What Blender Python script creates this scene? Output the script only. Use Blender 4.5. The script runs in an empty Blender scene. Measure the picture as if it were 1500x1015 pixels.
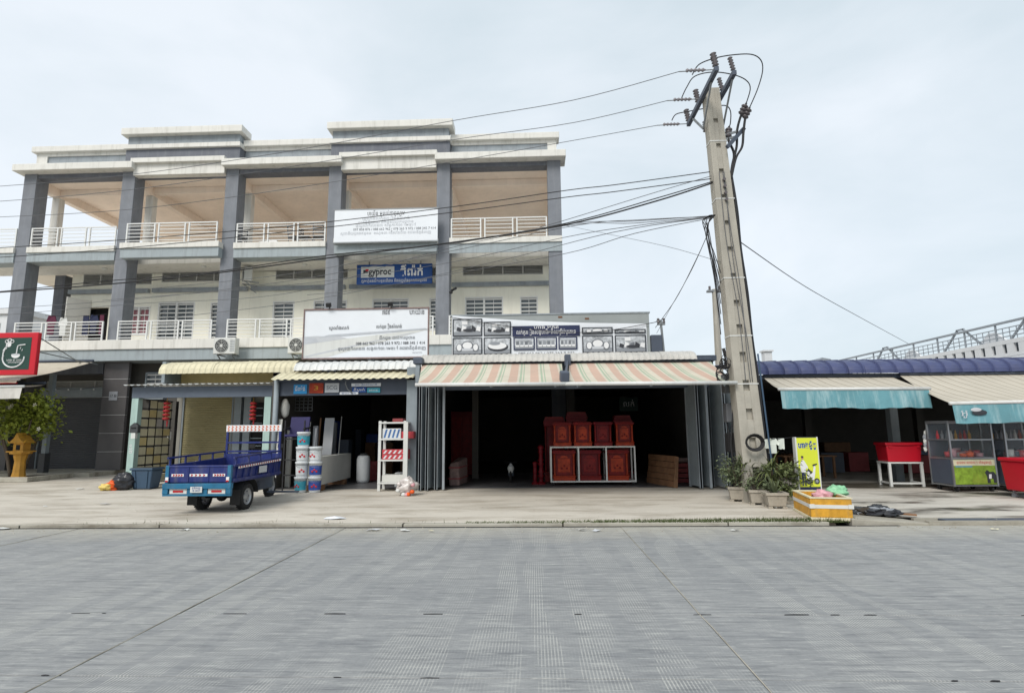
import bpy, bmesh, math, random
from mathutils import Vector, Matrix, Euler, noise as mnoise
random.seed(7)
PI = math.pi
sc = bpy.context.scene
COL = sc.collection

# ---------------------------------------------------------------- camera
F, PITCH, YAW, ROLL = 835.0, math.atan(124/835.0), math.radians(2.1), 0.0095
cam = bpy.data.cameras.new('camera'); cam.sensor_width = 36; cam.lens = 36*F/1500
cam.clip_start = .05; cam.clip_end = 2000
camo = bpy.data.objects.new('camera', cam); COL.objects.link(camo)
CR = (Matrix.Rotation(YAW, 3, 'Z') @ Matrix.Rotation(PI/2+PITCH, 3, 'X') @ Matrix.Rotation(-ROLL, 3, 'Z'))
camo.matrix_world = Matrix.Translation((0, 0, 1.6)) @ CR.to_4x4()
sc.camera = camo

# ---------------------------------------------------------------- sky and sun (bright overcast)
SUN_EL, SUN_AZ = math.radians(44), math.radians(205)
w = bpy.data.worlds.new('World'); sc.world = w; w.use_nodes = True
nt = w.node_tree; N = nt.nodes; L = nt.links; N.clear()
out = N.new('ShaderNodeOutputWorld'); bg = N.new('ShaderNodeBackground'); L.new(bg.outputs[0], out.inputs[0])
bg.inputs[1].default_value = .1
sky = N.new('ShaderNodeTexSky'); sky.sky_type = 'NISHITA'; sky.sun_disc = False
sky.sun_elevation = SUN_EL; sky.sun_rotation = SUN_AZ; sky.air_density = 1.0; sky.dust_density = 2.5
tc = N.new('ShaderNodeTexCoord'); mp = N.new('ShaderNodeMapping'); mp.inputs['Scale'].default_value = (1, 1, 2.2)
L.new(tc.outputs['Generated'], mp.inputs[0])
nz = N.new('ShaderNodeTexNoise'); nz.inputs['Scale'].default_value = 1.7; nz.inputs['Detail'].default_value = 7; nz.inputs['Roughness'].default_value = .52; nz.inputs['Distortion'].default_value = .35
L.new(mp.outputs[0], nz.inputs['Vector'])
rp = N.new('ShaderNodeMapRange'); rp.inputs[1].default_value = .28; rp.inputs[2].default_value = .64; rp.inputs[3].default_value = 0; rp.inputs[4].default_value = 1
sx_ = N.new('ShaderNodeSeparateXYZ'); L.new(tc.outputs['Generated'], sx_.inputs[0])
gx = N.new('ShaderNodeMath'); gx.operation = 'MULTIPLY_ADD'; gx.inputs[1].default_value = -.16   # the overcast is brighter on the sun's side
L.new(sx_.outputs['X'], gx.inputs[0]); L.new(nz.outputs['Fac'], gx.inputs[2]); L.new(gx.outputs[0], rp.inputs[0])
mx = N.new('ShaderNodeMix'); mx.data_type = 'RGBA'
cl_ = N.new('ShaderNodeMix'); cl_.data_type = 'RGBA'; cl_.inputs[6].default_value = (3.75, 4.4, 4.75, 1); cl_.inputs[7].default_value = (5.3, 5.65, 6.0, 1)
L.new(rp.outputs[0], cl_.inputs[0]); mx.inputs[0].default_value = .9
L.new(sky.outputs[0], mx.inputs[6]); L.new(cl_.outputs[2], mx.inputs[7]); L.new(mx.outputs[2], bg.inputs[0])
sl = bpy.data.lights.new('sun', 'SUN'); sl.energy = 1.5; sl.angle = math.radians(25); sl.color = (1, .96, .9)
so = bpy.data.objects.new('sun', sl); COL.objects.link(so)
sd = Vector((-math.sin(math.radians(25))*math.cos(SUN_EL), -math.cos(math.radians(25))*math.cos(SUN_EL), math.sin(SUN_EL)))
so.rotation_euler = sd.to_track_quat('Z', 'Y').to_euler(); so.location = (0, -10, 30)
vs = sc.view_settings; vs.view_transform = 'Standard'; vs.look = 'None'; vs.exposure = 0.8; vs.gamma = 1; vs.use_curve_mapping = False
sc.cycles.max_bounces = 8; sc.cycles.diffuse_bounces = 6

# ---------------------------------------------------------------- helpers
def at(px, py, Y):            # a point of the photograph (1500 px wide) at depth Y, in metres
    d = CR @ Vector(((px-750)/F, -(py-507.5)/F, -1)); t = Y/d.y
    return Vector((d.x*t, Y, 1.6+d.z*t))
def S(r, g, b, k=.8):
    f = lambda v: ((v/255+.055)/1.055)**2.4 if v > 10 else v/255/12.92
    return (f(r)*k, f(g)*k, f(b)*k)

def mat(name, col, rough=.75, var=.18, scale=1.5, streak=0.0, dirt=(.09, .08, .07), bump=0.0, bscale=30, metal=0.0, spec=.35, alpha=1.0, trans=0.0, sheen=0.0):
    m = bpy.data.materials.new(name); m.use_nodes = True
    nt = m.node_tree; N = nt.nodes; L = nt.links
    b = N['Principled BSDF']; b.inputs['Roughness'].default_value = rough; b.inputs['Metallic'].default_value = metal
    b.inputs['Specular IOR Level'].default_value = spec
    if alpha < 1: b.inputs['Alpha'].default_value = alpha
    if trans: b.inputs['Transmission Weight'].default_value = trans
    t = N.new('ShaderNodeTexCoord')
    n1 = N.new('ShaderNodeTexNoise'); n1.inputs['Scale'].default_value = scale; n1.inputs['Detail'].default_value = 8; n1.inputs['Roughness'].default_value = .65
    L.new(t.outputs['Object'], n1.inputs['Vector'])
    r1 = N.new('ShaderNodeMapRange'); r1.inputs[1].default_value = .28; r1.inputs[2].default_value = .72
    r1.inputs[3].default_value = 1-var; r1.inputs[4].default_value = 1+var*.7
    L.new(n1.outputs['Fac'], r1.inputs[0])
    v = N.new('ShaderNodeVectorMath'); v.operation = 'SCALE'; v.inputs[0].default_value = col
    L.new(r1.outputs[0], v.inputs['Scale']); cur = v.outputs[0]
    if streak:
        mp = N.new('ShaderNodeMapping'); mp.inputs['Scale'].default_value = (5, 5, .45); L.new(t.outputs['Object'], mp.inputs[0])
        n2 = N.new('ShaderNodeTexNoise'); n2.inputs['Scale'].default_value = 1.0; n2.inputs['Detail'].default_value = 7; n2.inputs['Roughness'].default_value = .7
        L.new(mp.outputs[0], n2.inputs['Vector'])
        r2 = N.new('ShaderNodeMapRange'); r2.inputs[1].default_value = .5; r2.inputs[2].default_value = .8; r2.inputs[3].default_value = 0; r2.inputs[4].default_value = streak
        L.new(n2.outputs['Fac'], r2.inputs[0])
        x = N.new('ShaderNodeMix'); x.data_type = 'RGBA'; x.inputs[7].default_value = (*dirt, 1)
        L.new(r2.outputs[0], x.inputs[0]); L.new(cur, x.inputs[6]); cur = x.outputs[2]
    L.new(cur, b.inputs['Base Color'])
    if bump:
        n3 = N.new('ShaderNodeTexNoise'); n3.inputs['Scale'].default_value = bscale; n3.inputs['Detail'].default_value = 4
        L.new(t.outputs['Object'], n3.inputs['Vector'])
        bp = N.new('ShaderNodeBump'); bp.inputs['Strength'].default_value = bump; bp.inputs['Distance'].default_value = .02
        L.new(n3.outputs['Fac'], bp.inputs['Height']); L.new(bp.outputs[0], b.inputs['Normal'])
    m['cur'] = 0
    return m

OFF = {}
def root_of(o):
    while o.parent: o = o.parent
    return o
def props(o, label=None, cat=None, group=None, kind=None):
    if label: o['label'] = label
    if cat: o['category'] = cat
    if group: o['group'] = group
    if kind: o['kind'] = kind
    return o
def thing(name, label, cat, loc=(0, 0, 0), group=None, local=False):
    """Empty at the base of a thing; world coordinates in its builders are made relative to it (local=True: builders use local ones)"""
    o = bpy.data.objects.new(name, None); COL.objects.link(o); o.location = loc; o.empty_display_size = .2
    OFF[o] = Vector((0, 0, 0)) if local else Vector(loc)
    return props(o, label, cat, group)

class MB:
    def __init__(s): s.v = []; s.f = []; s.m = []
    def add(s, vs, fs):
        k = len(s.v); s.v += [tuple(p) for p in vs]; s.f += [tuple(i+k for i in f) for f in fs]; return s
    def box(s, x0, x1, y0, y1, z0, z1):
        if x0 > x1: x0, x1 = x1, x0
        if y0 > y1: y0, y1 = y1, y0
        if z0 > z1: z0, z1 = z1, z0
        return s.add([(x0, y0, z0), (x1, y0, z0), (x1, y1, z0), (x0, y1, z0), (x0, y0, z1), (x1, y0, z1), (x1, y1, z1), (x0, y1, z1)],
                     [(0, 3, 2, 1), (4, 5, 6, 7), (0, 1, 5, 4), (1, 2, 6, 5), (2, 3, 7, 6), (3, 0, 4, 7)])
    def hexa(s, p):           # eight corners in box order
        return s.add(p, [(0, 3, 2, 1), (4, 5, 6, 7), (0, 1, 5, 4), (1, 2, 6, 5), (2, 3, 7, 6), (3, 0, 4, 7)])
    def obox(s, c, h, rot=(0, 0, 0)):
        R = Euler(rot).to_matrix(); c = Vector(c)
        p = [c+R @ Vector((a*h[0], b*h[1], d*h[2])) for d in (-1, 1) for a, b in ((-1, -1), (1, -1), (1, 1), (-1, 1))]
        return s.hexa(p)
    def bar(s, p0, p1, wd, hd, up=(0, 0, 1)):   # rectangular bar from p0 to p1
        p0, p1 = Vector(p0), Vector(p1); d = (p1-p0).normalized(); up = Vector(up)
        if abs(d.dot(up)) > .95: up = Vector((0, 1, 0))
        a = d.cross(up).normalized()*wd/2; b = a.cross(d).normalized()*hd/2
        return s.hexa([p0-a-b, p0+a-b, p1+a-b, p1-a-b, p0-a+b, p0+a+b, p1+a+b, p1-a+b])
    def tube(s, pts, r, n=6):
        pts = [Vector(p) for p in pts]; k = len(pts); rr = r if isinstance(r, (list, tuple)) else [r]*k
        vs = []; fs = []; ref = None
        for i, p in enumerate(pts):
            d = (pts[min(i+1, k-1)]-pts[max(i-1, 0)])
            d = d.normalized() if d.length > 1e-9 else Vector((0, 0, 1))
            if ref is None: ref = Vector((0, 0, 1)) if abs(d.z) < .9 else Vector((1, 0, 0))
            a = d.cross(ref)
            if a.length < 1e-4: a = d.cross(Vector((.3, 1, .2)))
            a.normalize(); b = d.cross(a); ref = a.cross(d)
            for j in range(n):
                t = 2*PI*j/n; vs.append(p+a*math.cos(t)*rr[i]+b*math.sin(t)*rr[i])
        for i in range(k-1):
            for j in range(n):
                q = (j+1) % n; fs.append((i*n+j, i*n+q, (i+1)*n+q, (i+1)*n+j))
        fs.append(tuple(range(n))[::-1]); fs.append(tuple((k-1)*n+j for j in range(n)))
        return s.add(vs, fs)
    def cyl(s, p0, p1, r, r1=None, n=12): return s.tube([p0, p1], [r, r if r1 is None else r1], n)
    def lathe(s, cx, cy, prof, n=16):
        vs = []; fs = []; k = len(prof)
        for r, z in prof:
            for j in range(n):
                t = 2*PI*j/n; vs.append((cx+r*math.cos(t), cy+r*math.sin(t), z))
        for i in range(k-1):
            for j in range(n):
                q = (j+1) % n; fs.append((i*n+j, i*n+q, (i+1)*n+q, (i+1)*n+j))
        fs.append(tuple(range(n))[::-1]); fs.append(tuple((k-1)*n+j for j in range(n)))
        return s.add(vs, fs)
    def prism(s, poly, o, u, v, d):   # flat polygon (2d) in the plane o + a*u + b*v, extruded by vector d
        o, u, v, d = map(Vector, (o, u, v, d)); k = len(poly)
        a = [o+u*p[0]+v*p[1] for p in poly]; b = [p+d for p in a]
        return s.add(a+b, [tuple(range(k))[::-1], tuple(range(k, 2*k))]+[(i, (i+1) % k, k+(i+1) % k, k+i) for i in range(k)])
    def grid(s, fn, nu, nv):
        vs = [fn(i/nu, j/nv) for j in range(nv+1) for i in range(nu+1)]
        return s.add(vs, [(j*(nu+1)+i, j*(nu+1)+i+1, (j+1)*(nu+1)+i+1, (j+1)*(nu+1)+i) for j in range(nv) for i in range(nu)])
    def ball(s, c, r, n=10, m=7, sq=(1, 1, 1), jit=0):
        vs = []; fs = []
        if jit > .06: n, m = n*2, m*2
        for i in range(m+1):
            ph = PI*i/m
            for j in range(n):
                t = 2*PI*j/n; q = 1
                if jit:
                    d = Vector((math.sin(ph)*math.cos(t), math.sin(ph)*math.sin(t), -math.cos(ph))); o = Vector(c)*7.3
                    q = 1+jit*(2.2*mnoise.noise(d*1.6+o)+1.6*abs(mnoise.noise(d*3.7+o))+.9*mnoise.noise(d*8+o)-.5)
                vs.append((c[0]+r*sq[0]*q*math.sin(ph)*math.cos(t), c[1]+r*sq[1]*q*math.sin(ph)*math.sin(t), c[2]-r*sq[2]*q*math.cos(ph)))
        for i in range(m):
            for j in range(n):
                q = (j+1) % n; fs.append((i*n+j, i*n+q, (i+1)*n+q, (i+1)*n+j))
        return s.add(vs, fs)
    def build(s, name, m, parent=None, smooth=False, bev=0, label=None, kind=None, off=None):
        o0 = off if off is not None else (OFF.get(root_of(parent), Vector((0, 0, 0))) if parent else Vector((0, 0, 0)))
        me = bpy.data.meshes.new(name)
        me.from_pydata([(p[0]-o0.x, p[1]-o0.y, p[2]-o0.z) for p in s.v], [], s.f)
        if bev:
            bm = bmesh.new(); bm.from_mesh(me)
            bmesh.ops.recalc_face_normals(bm, faces=bm.faces)
            bmesh.ops.bevel(bm, geom=[e for e in bm.edges if len(e.link_faces) == 2 and e.calc_face_angle(0) > .6], offset=bev, segments=2, affect='EDGES', profile=.5, clamp_overlap=True)
            bm.to_mesh(me); bm.free()
        else:
            bm = bmesh.new(); bm.from_mesh(me); bmesh.ops.recalc_face_normals(bm, faces=bm.faces); bm.to_mesh(me); bm.free()
        if smooth:
            for p in me.polygons: p.use_smooth = True
        if isinstance(m, (list, tuple)):
            for q in m: me.materials.append(q)
        else: me.materials.append(m)
        o = bpy.data.objects.new(name, me); COL.objects.link(o)
        if parent: o.parent = parent
        if label: o['label'] = label
        if kind: o['kind'] = kind
        return o
def solo(mb, name, m, label, cat, loc, group=None, **k):   # a thing that is one mesh
    o = mb.build(name, m, off=Vector(loc), **k); o.location = loc
    return props(o, label, cat, group)
def piece(o, d):                          # one more alike piece, sharing the mesh
    c = o.copy(); COL.objects.link(c); c.parent = o.parent; c.location = o.location+Vector(d); return c
def copy_tree(o, parent=None):
    c = o.copy(); COL.objects.link(c); c.parent = parent
    OFF[c] = OFF.get(o, Vector((0, 0, 0)))
    for ch in list(o.children): copy_tree(ch, c)
    return c
def place(o, loc, rz=0, label=None, group=None, scale=None):
    o.location = loc; o.rotation_euler = (0, 0, rz)
    if label: o['label'] = label
    if group: o['group'] = group
    if scale: o.scale = scale if not isinstance(scale, (int, float)) else (scale,)*3
    return o

TXT = {}
def text(body, size, m, parent, loc, rot=(PI/2, 0, 0), name='lettering', align='CENTER', width=None, ext=.001, bold=0):
    cu = bpy.data.curves.new(name, 'FONT'); cu.body = body; cu.size = size; cu.align_x = align; cu.align_y = 'CENTER'; cu.extrude = ext; cu.offset = bold
    cu.resolution_u = 2
    ob = bpy.data.objects.new(name, cu); COL.objects.link(ob)
    dg = bpy.context.evaluated_depsgraph_get()
    me = bpy.data.meshes.new_from_object(ob.evaluated_get(dg), depsgraph=dg)
    bpy.data.objects.remove(ob); bpy.data.curves.remove(cu)
    xs = [v.co.x for v in me.vertices] or [0]
    if width and max(xs)-min(xs) > 1e-6:
        k = width/(max(xs)-min(xs))
        for v in me.vertices: v.co.x *= k
    me.materials.clear(); me.materials.append(m); me.name = name
    o = bpy.data.objects.new(name, me); COL.objects.link(o)
    if parent:
        o.parent = parent; loc = Vector(loc)-OFF.get(root_of(parent), Vector((0, 0, 0)))
    o.location = loc; o.rotation_euler = rot
    return o

def wall_grid(mb, x0, x1, z0, z1, y0, y1, holes):
    xs = sorted({x0, x1, *[h[0] for h in holes], *[h[1] for h in holes]}); zs = sorted({z0, z1, *[h[2] for h in holes], *[h[3] for h in holes]})
    xs = [x for x in xs if x0 <= x <= x1]; zs = [z for z in zs if z0 <= z <= z1]
    for j in range(len(zs)-1):
        run = None
        for i in range(len(xs)-1):
            cx, cz = (xs[i]+xs[i+1])/2, (zs[j]+zs[j+1])/2
            solid = not any(h[0] < cx < h[1] and h[2] < cz < h[3] for h in holes)
            if solid: run = (run[0], xs[i+1]) if run else (xs[i], xs[i+1])
            if (not solid or i == len(xs)-2) and run:
                mb.box(run[0], run[1], y0, y1, zs[j], zs[j+1]); run = None
    return mb
def corrugated(name, m, parent, x0, x1, prof, period, amp, sheet, lap=.004, tile=False):
    """ribbed sheets side by side along X over a (y, z) profile; each sheet is a part"""
    k = len(prof); nrm = []
    for i in range(k):
        a = prof[max(i-1, 0)]; b = prof[min(i+1, k-1)]; dy, dz = b[0]-a[0], b[1]-a[1]; l = math.hypot(dy, dz); nrm.append((-dz/l, dy/l))
    ns = max(1, round((x1-x0)/sheet)); ws = (x1-x0)/ns
    for q in range(ns):
        a = x0+q*ws; nu = max(4, int(ws/period*(20 if tile else 8))); mb = MB(); tilt = random.uniform(-.006, .006)
        def fn(u, v):
            x = a+u*(ws+lap); i = v*(k-1); i0 = min(int(i), k-2); t = i-i0
            y = prof[i0][0]*(1-t)+prof[i0+1][0]*t; z = prof[i0][1]*(1-t)+prof[i0+1][1]*t
            ny = nrm[i0][0]*(1-t)+nrm[i0+1][0]*t; nz = nrm[i0][1]*(1-t)+nrm[i0+1][1]*t
            c = math.cos(2*PI*(x-x0)/period); h = amp*max(-.6, min(1, c*1.5))+.002*(q % 2)+tilt
            if tile: fr = ((x-x0)/period) % 1; h = amp*(.5*math.sin(PI*fr/.88) if fr < .88 else (.9 if fr < .95 else -.5))
            return (x, y+ny*h, z+nz*h)
        mb.grid(fn, nu, k-1).build(name, m, parent, smooth=False)

def gz(Y):                                # height of the apron: 5 cm kerb rising gently to the house fronts
    P = [(10, .05), (12, .07), (15, .095), (60, .095)]
    if Y <= 10: return .05
    for (a, za), (b, zb) in zip(P, P[1:]):
        if Y <= b: return za+(zb-za)*(Y-a)/(b-a)
    return .095

# ---------------------------------------------------------------- materials
M = {}
def mk(n, *a, **k): M[n] = mat(n, *a, **k); return M[n]
mk('column_paint', S(130, 134, 141), .7, .18, 1.6, streak=.4, dirt=(.34, .34, .34))
mk('dark_paint', S(112, 116, 125), .7, .18, 1.6, streak=.45, dirt=(.3, .3, .3))
mk('panel_paint', S(158, 166, 172), .75, .2, 2.5, streak=.5)
mk('fascia_paint', S(168, 178, 182), .7, .1, 1.5, streak=.5)
mk('white_paint', S(236, 234, 227, .78), .65, .08, 1.2, streak=.6, dirt=(.25, .24, .2))
mk('cream_wall', S(240, 238, 224, .95), .75, .06, .8, streak=.22, dirt=(.3, .27, .2))
mk('ceiling_paint', S(240, 226, 212, 1.0), .8, .12, .6, streak=.15)
mk('terrace_floor', S(228, 220, 208, 1.0), .6, .1, 1)
mk('louvre', S(186, 186, 182, .9), .5, .12, 2)
mk('photo_grey', S(196, 200, 204), .5, .75, 7)
mk('glass_dark', S(120, 130, 136, .6), .12, .2, 1, spec=.6)
mk('grille_paint', S(235, 236, 234), .5, .04)
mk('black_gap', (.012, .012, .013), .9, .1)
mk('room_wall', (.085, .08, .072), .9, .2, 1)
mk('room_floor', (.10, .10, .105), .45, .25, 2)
mk('tile_dark', S(96, 94, 95, .75), .35, .12, 1.5)
mk('seam_white', S(200, 200, 200), .6)
mk('shutter_dark', S(80, 82, 86, .85), .5, .12, 1.5)
mk('shutter_beige', S(165, 155, 115, .8), .55, .12, 1.5)
mk('steel_grey', S(146, 156, 162), .5, .14, 3, streak=.2)
mk('steel_dark', S(82, 90, 104, .8), .5, .12, 3)
mk('frame_blue_grey', S(96, 106, 120, .8), .55, .12, 2)
mk('mint_post', S(178, 205, 198), .6, .1, 3, streak=.4)
mk('cream_sheet', S(230, 222, 190), .5, .16, 1.5, streak=.55, dirt=(.3, .26, .18))
mk('white_sheet', S(228, 229, 226), .5, .12, 1.5, streak=.4, dirt=(.2, .19, .17))
mk('grey_sheet', S(206, 203, 196), .6, .2, 1.5, streak=.45, dirt=(.16, .14, .12))
mk('sheet_yellow', S(226, 206, 150), .7, .15)
mk('blue_sheet', S(80, 88, 128, .72), .5, .18, 2, streak=.25)
mk('awning_cream', S(206, 196, 178), .8, .12, 1.5, streak=.5, dirt=(.2, .18, .15))
mk('valance_teal', S(112, 166, 176, .75), .75, .22, 1.6, streak=.75, dirt=(.5, .62, .62))
mk('concrete_pole', S(182, 177, 165), .85, .16, 2, streak=.3, bump=.25)
mk('galv', S(142, 146, 148), .5, .15, 5, metal=.35)
mk('cable', (.018, .018, .02), .6, .2)
mk('cable_thin', (.11, .115, .125), .6, .2)
mk('insulator', S(104, 98, 100), .3, .1)
mk('insulator_pale', S(150, 146, 150), .3, .1)
mk('shed_wall', S(150, 148, 140, .8), .85, .2, 1)
mk('tar', (.05, .05, .052), .8, .3, 9)
mk('plastic_white', S(225, 226, 222), .45, .06, streak=.25)
mk('ac_dark', S(70, 72, 74, .8), .5)
mk('board_white', S(234, 238, 243, .84), .5, .05, .8)
mk('board_grey', S(160, 166, 166), .6, .1, 1)
mk('print_grey', S(150, 154, 160), .5, .1)
mk('print_dark', S(60, 64, 70), .5, .15)
mk('print_light', S(205, 208, 212), .5, .1)
mk('ink_grey', S(120, 124, 130), .6)
mk('ink_dark', S(58, 60, 66), .6)
mk('ink_faint', S(196, 200, 206), .6)
mk('navy_print', S(40, 48, 84, .8), .5, .08)
mk('blue_print', S(26, 74, 142, .9), .45, .08)
mk('sky_print', S(40, 140, 200, .9), .45, .1)
mk('white_ink', S(240, 240, 240), .5, .02)
mk('red_paint', S(200, 26, 44, .85), .45, .1, 2)
mk('green_board', S(34, 66, 58, .9), .5, .08)
mk('sign_yellow', S(216, 224, 62, .9), .5, .06)
mk('skin_print', S(205, 160, 130), .5)
mk('cooler_red', S(205, 28, 48, .8), .35, .06, 2)
mk('cooler_yellow', S(222, 164, 52, .8), .5, .35, 7, streak=.8, dirt=(.35, .25, .1))
mk('wood_red', S(124, 22, 22, .85), .38, .5, 9, spec=.22)
mk('wood_orange', S(168, 58, 28, .85), .38, .5, 9, spec=.22)
mk('wood_crimson', S(112, 14, 26, .8), .42, .3, 6, spec=.22)
mk('plank', S(150, 112, 82, .75), .7, .3, 5)
mk('trike_blue', S(40, 54, 122, .75), .42, .3, 4, streak=.45, dirt=(.2, .19, .18))
mk('trike_teal', S(42, 118, 156, .75), .45, .3, 5, streak=.55, dirt=(.12, .12, .12))
mk('rubber', (.022, .022, .023), .8, .2, 8)
mk('rim', S(180, 182, 184), .35, .12, 6, metal=.5)
mk('orange_print', S(225, 120, 80), .5)
mk('lamp_red', S(190, 40, 44), .3, .05)
mk('lantern_red', S(165, 38, 44, .8), .55, .1)
mk('gold', S(214, 160, 50), .5, .1)
mk('shrine_yellow', S(206, 152, 56, .75), .7, .2, 4, streak=.4)
mk('bin_blue', S(62, 84, 106, .9), .5, .12, 3)
mk('bag_black', (.02, .02, .024), .3, .3, 6, spec=.5)
mk('bag_orange', S(232, 96, 34, .9), .4, .12, 6)
mk('bag_yellow', S(220, 196, 110, .9), .45, .12, 6)
mk('bag_clear', S(222, 214, 210), .3, .35, 9, spec=.5)
mk('bag_green', S(150, 210, 165, .8), .4, .3, 12)
mk('bag_pink', S(226, 170, 178), .4, .3, 9)
mk('foliage', (.25, .30, .045), .6, .45, 3, spec=.3)
mk('foliage_dry', (.12, .145, .05), .65, .5, 5)
mk('foliage_grey', (.13, .16, .085), .6, .4, 6)
mk('flower_white', S(240, 238, 220), .6)
mk('bark', S(110, 98, 84, .7), .9, .25, 8)
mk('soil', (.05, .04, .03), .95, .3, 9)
mk('pot_concrete', S(178, 170, 156), .85, .18, 6, streak=.5, bump=.3)
mk('cloth_white', S(226, 232, 222), .8, .1, 6)
mk('cloth_navy', (.02, .025, .06), .85, .3, 5)
mk('cloth_maroon', (.1, .02, .045), .85, .3, 5)
mk('cloth_pink', S(190, 130, 138, .7), .85, .2, 5)
mk('gypsum', S(222, 222, 216), .75, .08, 3)
mk('bucket_white', S(226, 230, 232), .35, .06, 4)
mk('label_teal', S(70, 170, 190), .45, .35, 9)
mk('label_red', S(205, 50, 60), .45, .3, 9)
mk('label_blue', S(60, 90, 170), .45, .35, 9)
mk('pack_red', S(200, 72, 80), .55, .3, 9)
mk('pack_blue', S(80, 120, 175), .55, .3, 9)
mk('crate_pink', S(150, 70, 72, .8), .7, .2, 5)
mk('wrap', S(138, 116, 112), .6, .4, 9)
mk('chair_navy', S(44, 40, 96, .7), .6, .15, 4)
mk('far_white', S(222, 224, 226), .7, .06, .3, streak=.3, dirt=(.3, .3, .3))
mk('far_steel', S(150, 157, 164), .6, .1, 1)
mk('rust', S(120, 84, 62), .8, .3, 5)
mk('stainless', S(176, 180, 184), .3, .1, 5, metal=.7)
mk('grass_poster', S(140, 170, 60), .5, .5, 9)
mk('water_dark', (.02, .024, .02), .12, .2, 3, spec=.6)
mk('grass', (.075, .10, .03), .8, .5, 6)
def glass(name, tint, a):
    m = mat(name, tint, .05, .05, 1, spec=.6, alpha=a); return m
M['pane'] = glass('pane', (.2, .23, .24), .12)

def concrete(name, c1, c2, c3, wet=None):
    m = bpy.data.materials.new(name); m.use_nodes = True; nt = m.node_tree; N = nt.nodes; L = nt.links; b = N['Principled BSDF']
    g = N.new('ShaderNodeNewGeometry')
    def noise(sc3, scale, detail=8, rough=.65, dist=0):
        mp = N.new('ShaderNodeMapping'); mp.inputs['Scale'].default_value = sc3; L.new(g.outputs['Position'], mp.inputs[0])
        n = N.new('ShaderNodeTexNoise'); n.inputs['Scale'].default_value = scale; n.inputs['Detail'].default_value = detail; n.inputs['Roughness'].default_value = rough; n.inputs['Distortion'].default_value = dist
        L.new(mp.outputs[0], n.inputs['Vector']); return n.outputs['Fac']
    def rng(s, a, b_, c, d):
        r = N.new('ShaderNodeMapRange'); r.inputs[1].default_value = a; r.inputs[2].default_value = b_; r.inputs[3].default_value = c; r.inputs[4].default_value = d; L.new(s, r.inputs[0]); return r.outputs[0]
    def mixc(f, a, b_):
        x = N.new('ShaderNodeMix'); x.data_type = 'RGBA'; L.new(f, x.inputs[0])
        for i, q in ((6, a), (7, b_)):
            if isinstance(q, tuple): x.inputs[i].default_value = (*q, 1)
            else: L.new(q, x.inputs[i])
        return x.outputs[2]
    cur = mixc(rng(noise((1, 1, 1), .35), .35, .65, 0, 1), c1, c2)
    cur = mixc(rng(noise((.5, 1.6, 1), 1.1, 9, .7), .46, .68, 0, .85), cur, c3)
    cur = mixc(rng(noise((.22, 1.5, 1), 2.2, 6, .7), .56, .74, 0, .55), cur, tuple(v*1.25 for v in c2))
    cur = mixc(rng(noise((1, 1, 1), 14, 5, .8), .55, .8, 0, .35), cur, tuple(v*.5 for v in c3))
    if wet:
        f = rng(noise((.45, 1.0, 1), .8, 6, .6, .6), .47, .6, 0, 1); cur = mixc(f, cur, wet)
        L.new(rng(f, 0, 1, .85, .3), b.inputs['Roughness'])
    else: b.inputs['Roughness'].default_value = .85
    L.new(cur, b.inputs['Base Color']); b.inputs['Specular IOR Level'].default_value = .25
    bp = N.new('ShaderNodeBump'); bp.inputs['Strength'].default_value = .25; bp.inputs['Distance'].default_value = .01
    L.new(noise((1, 1, 1), 45, 5, .7), bp.inputs['Height']); L.new(bp.outputs[0], b.inputs['Normal'])
    return m
M['apron'] = concrete('apron_concrete', S(200, 193, 181, .86), S(210, 203, 190, .86), S(156, 146, 130, .85))
M['market_floor'] = concrete('market_concrete', S(196, 191, 181, .86), S(202, 197, 187, .86), S(168, 160, 147), wet=S(92, 88, 78, .7))
M['kerb'] = concrete('kerb_concrete', S(180, 175, 162), S(190, 186, 174), S(120, 112, 98))

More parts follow.
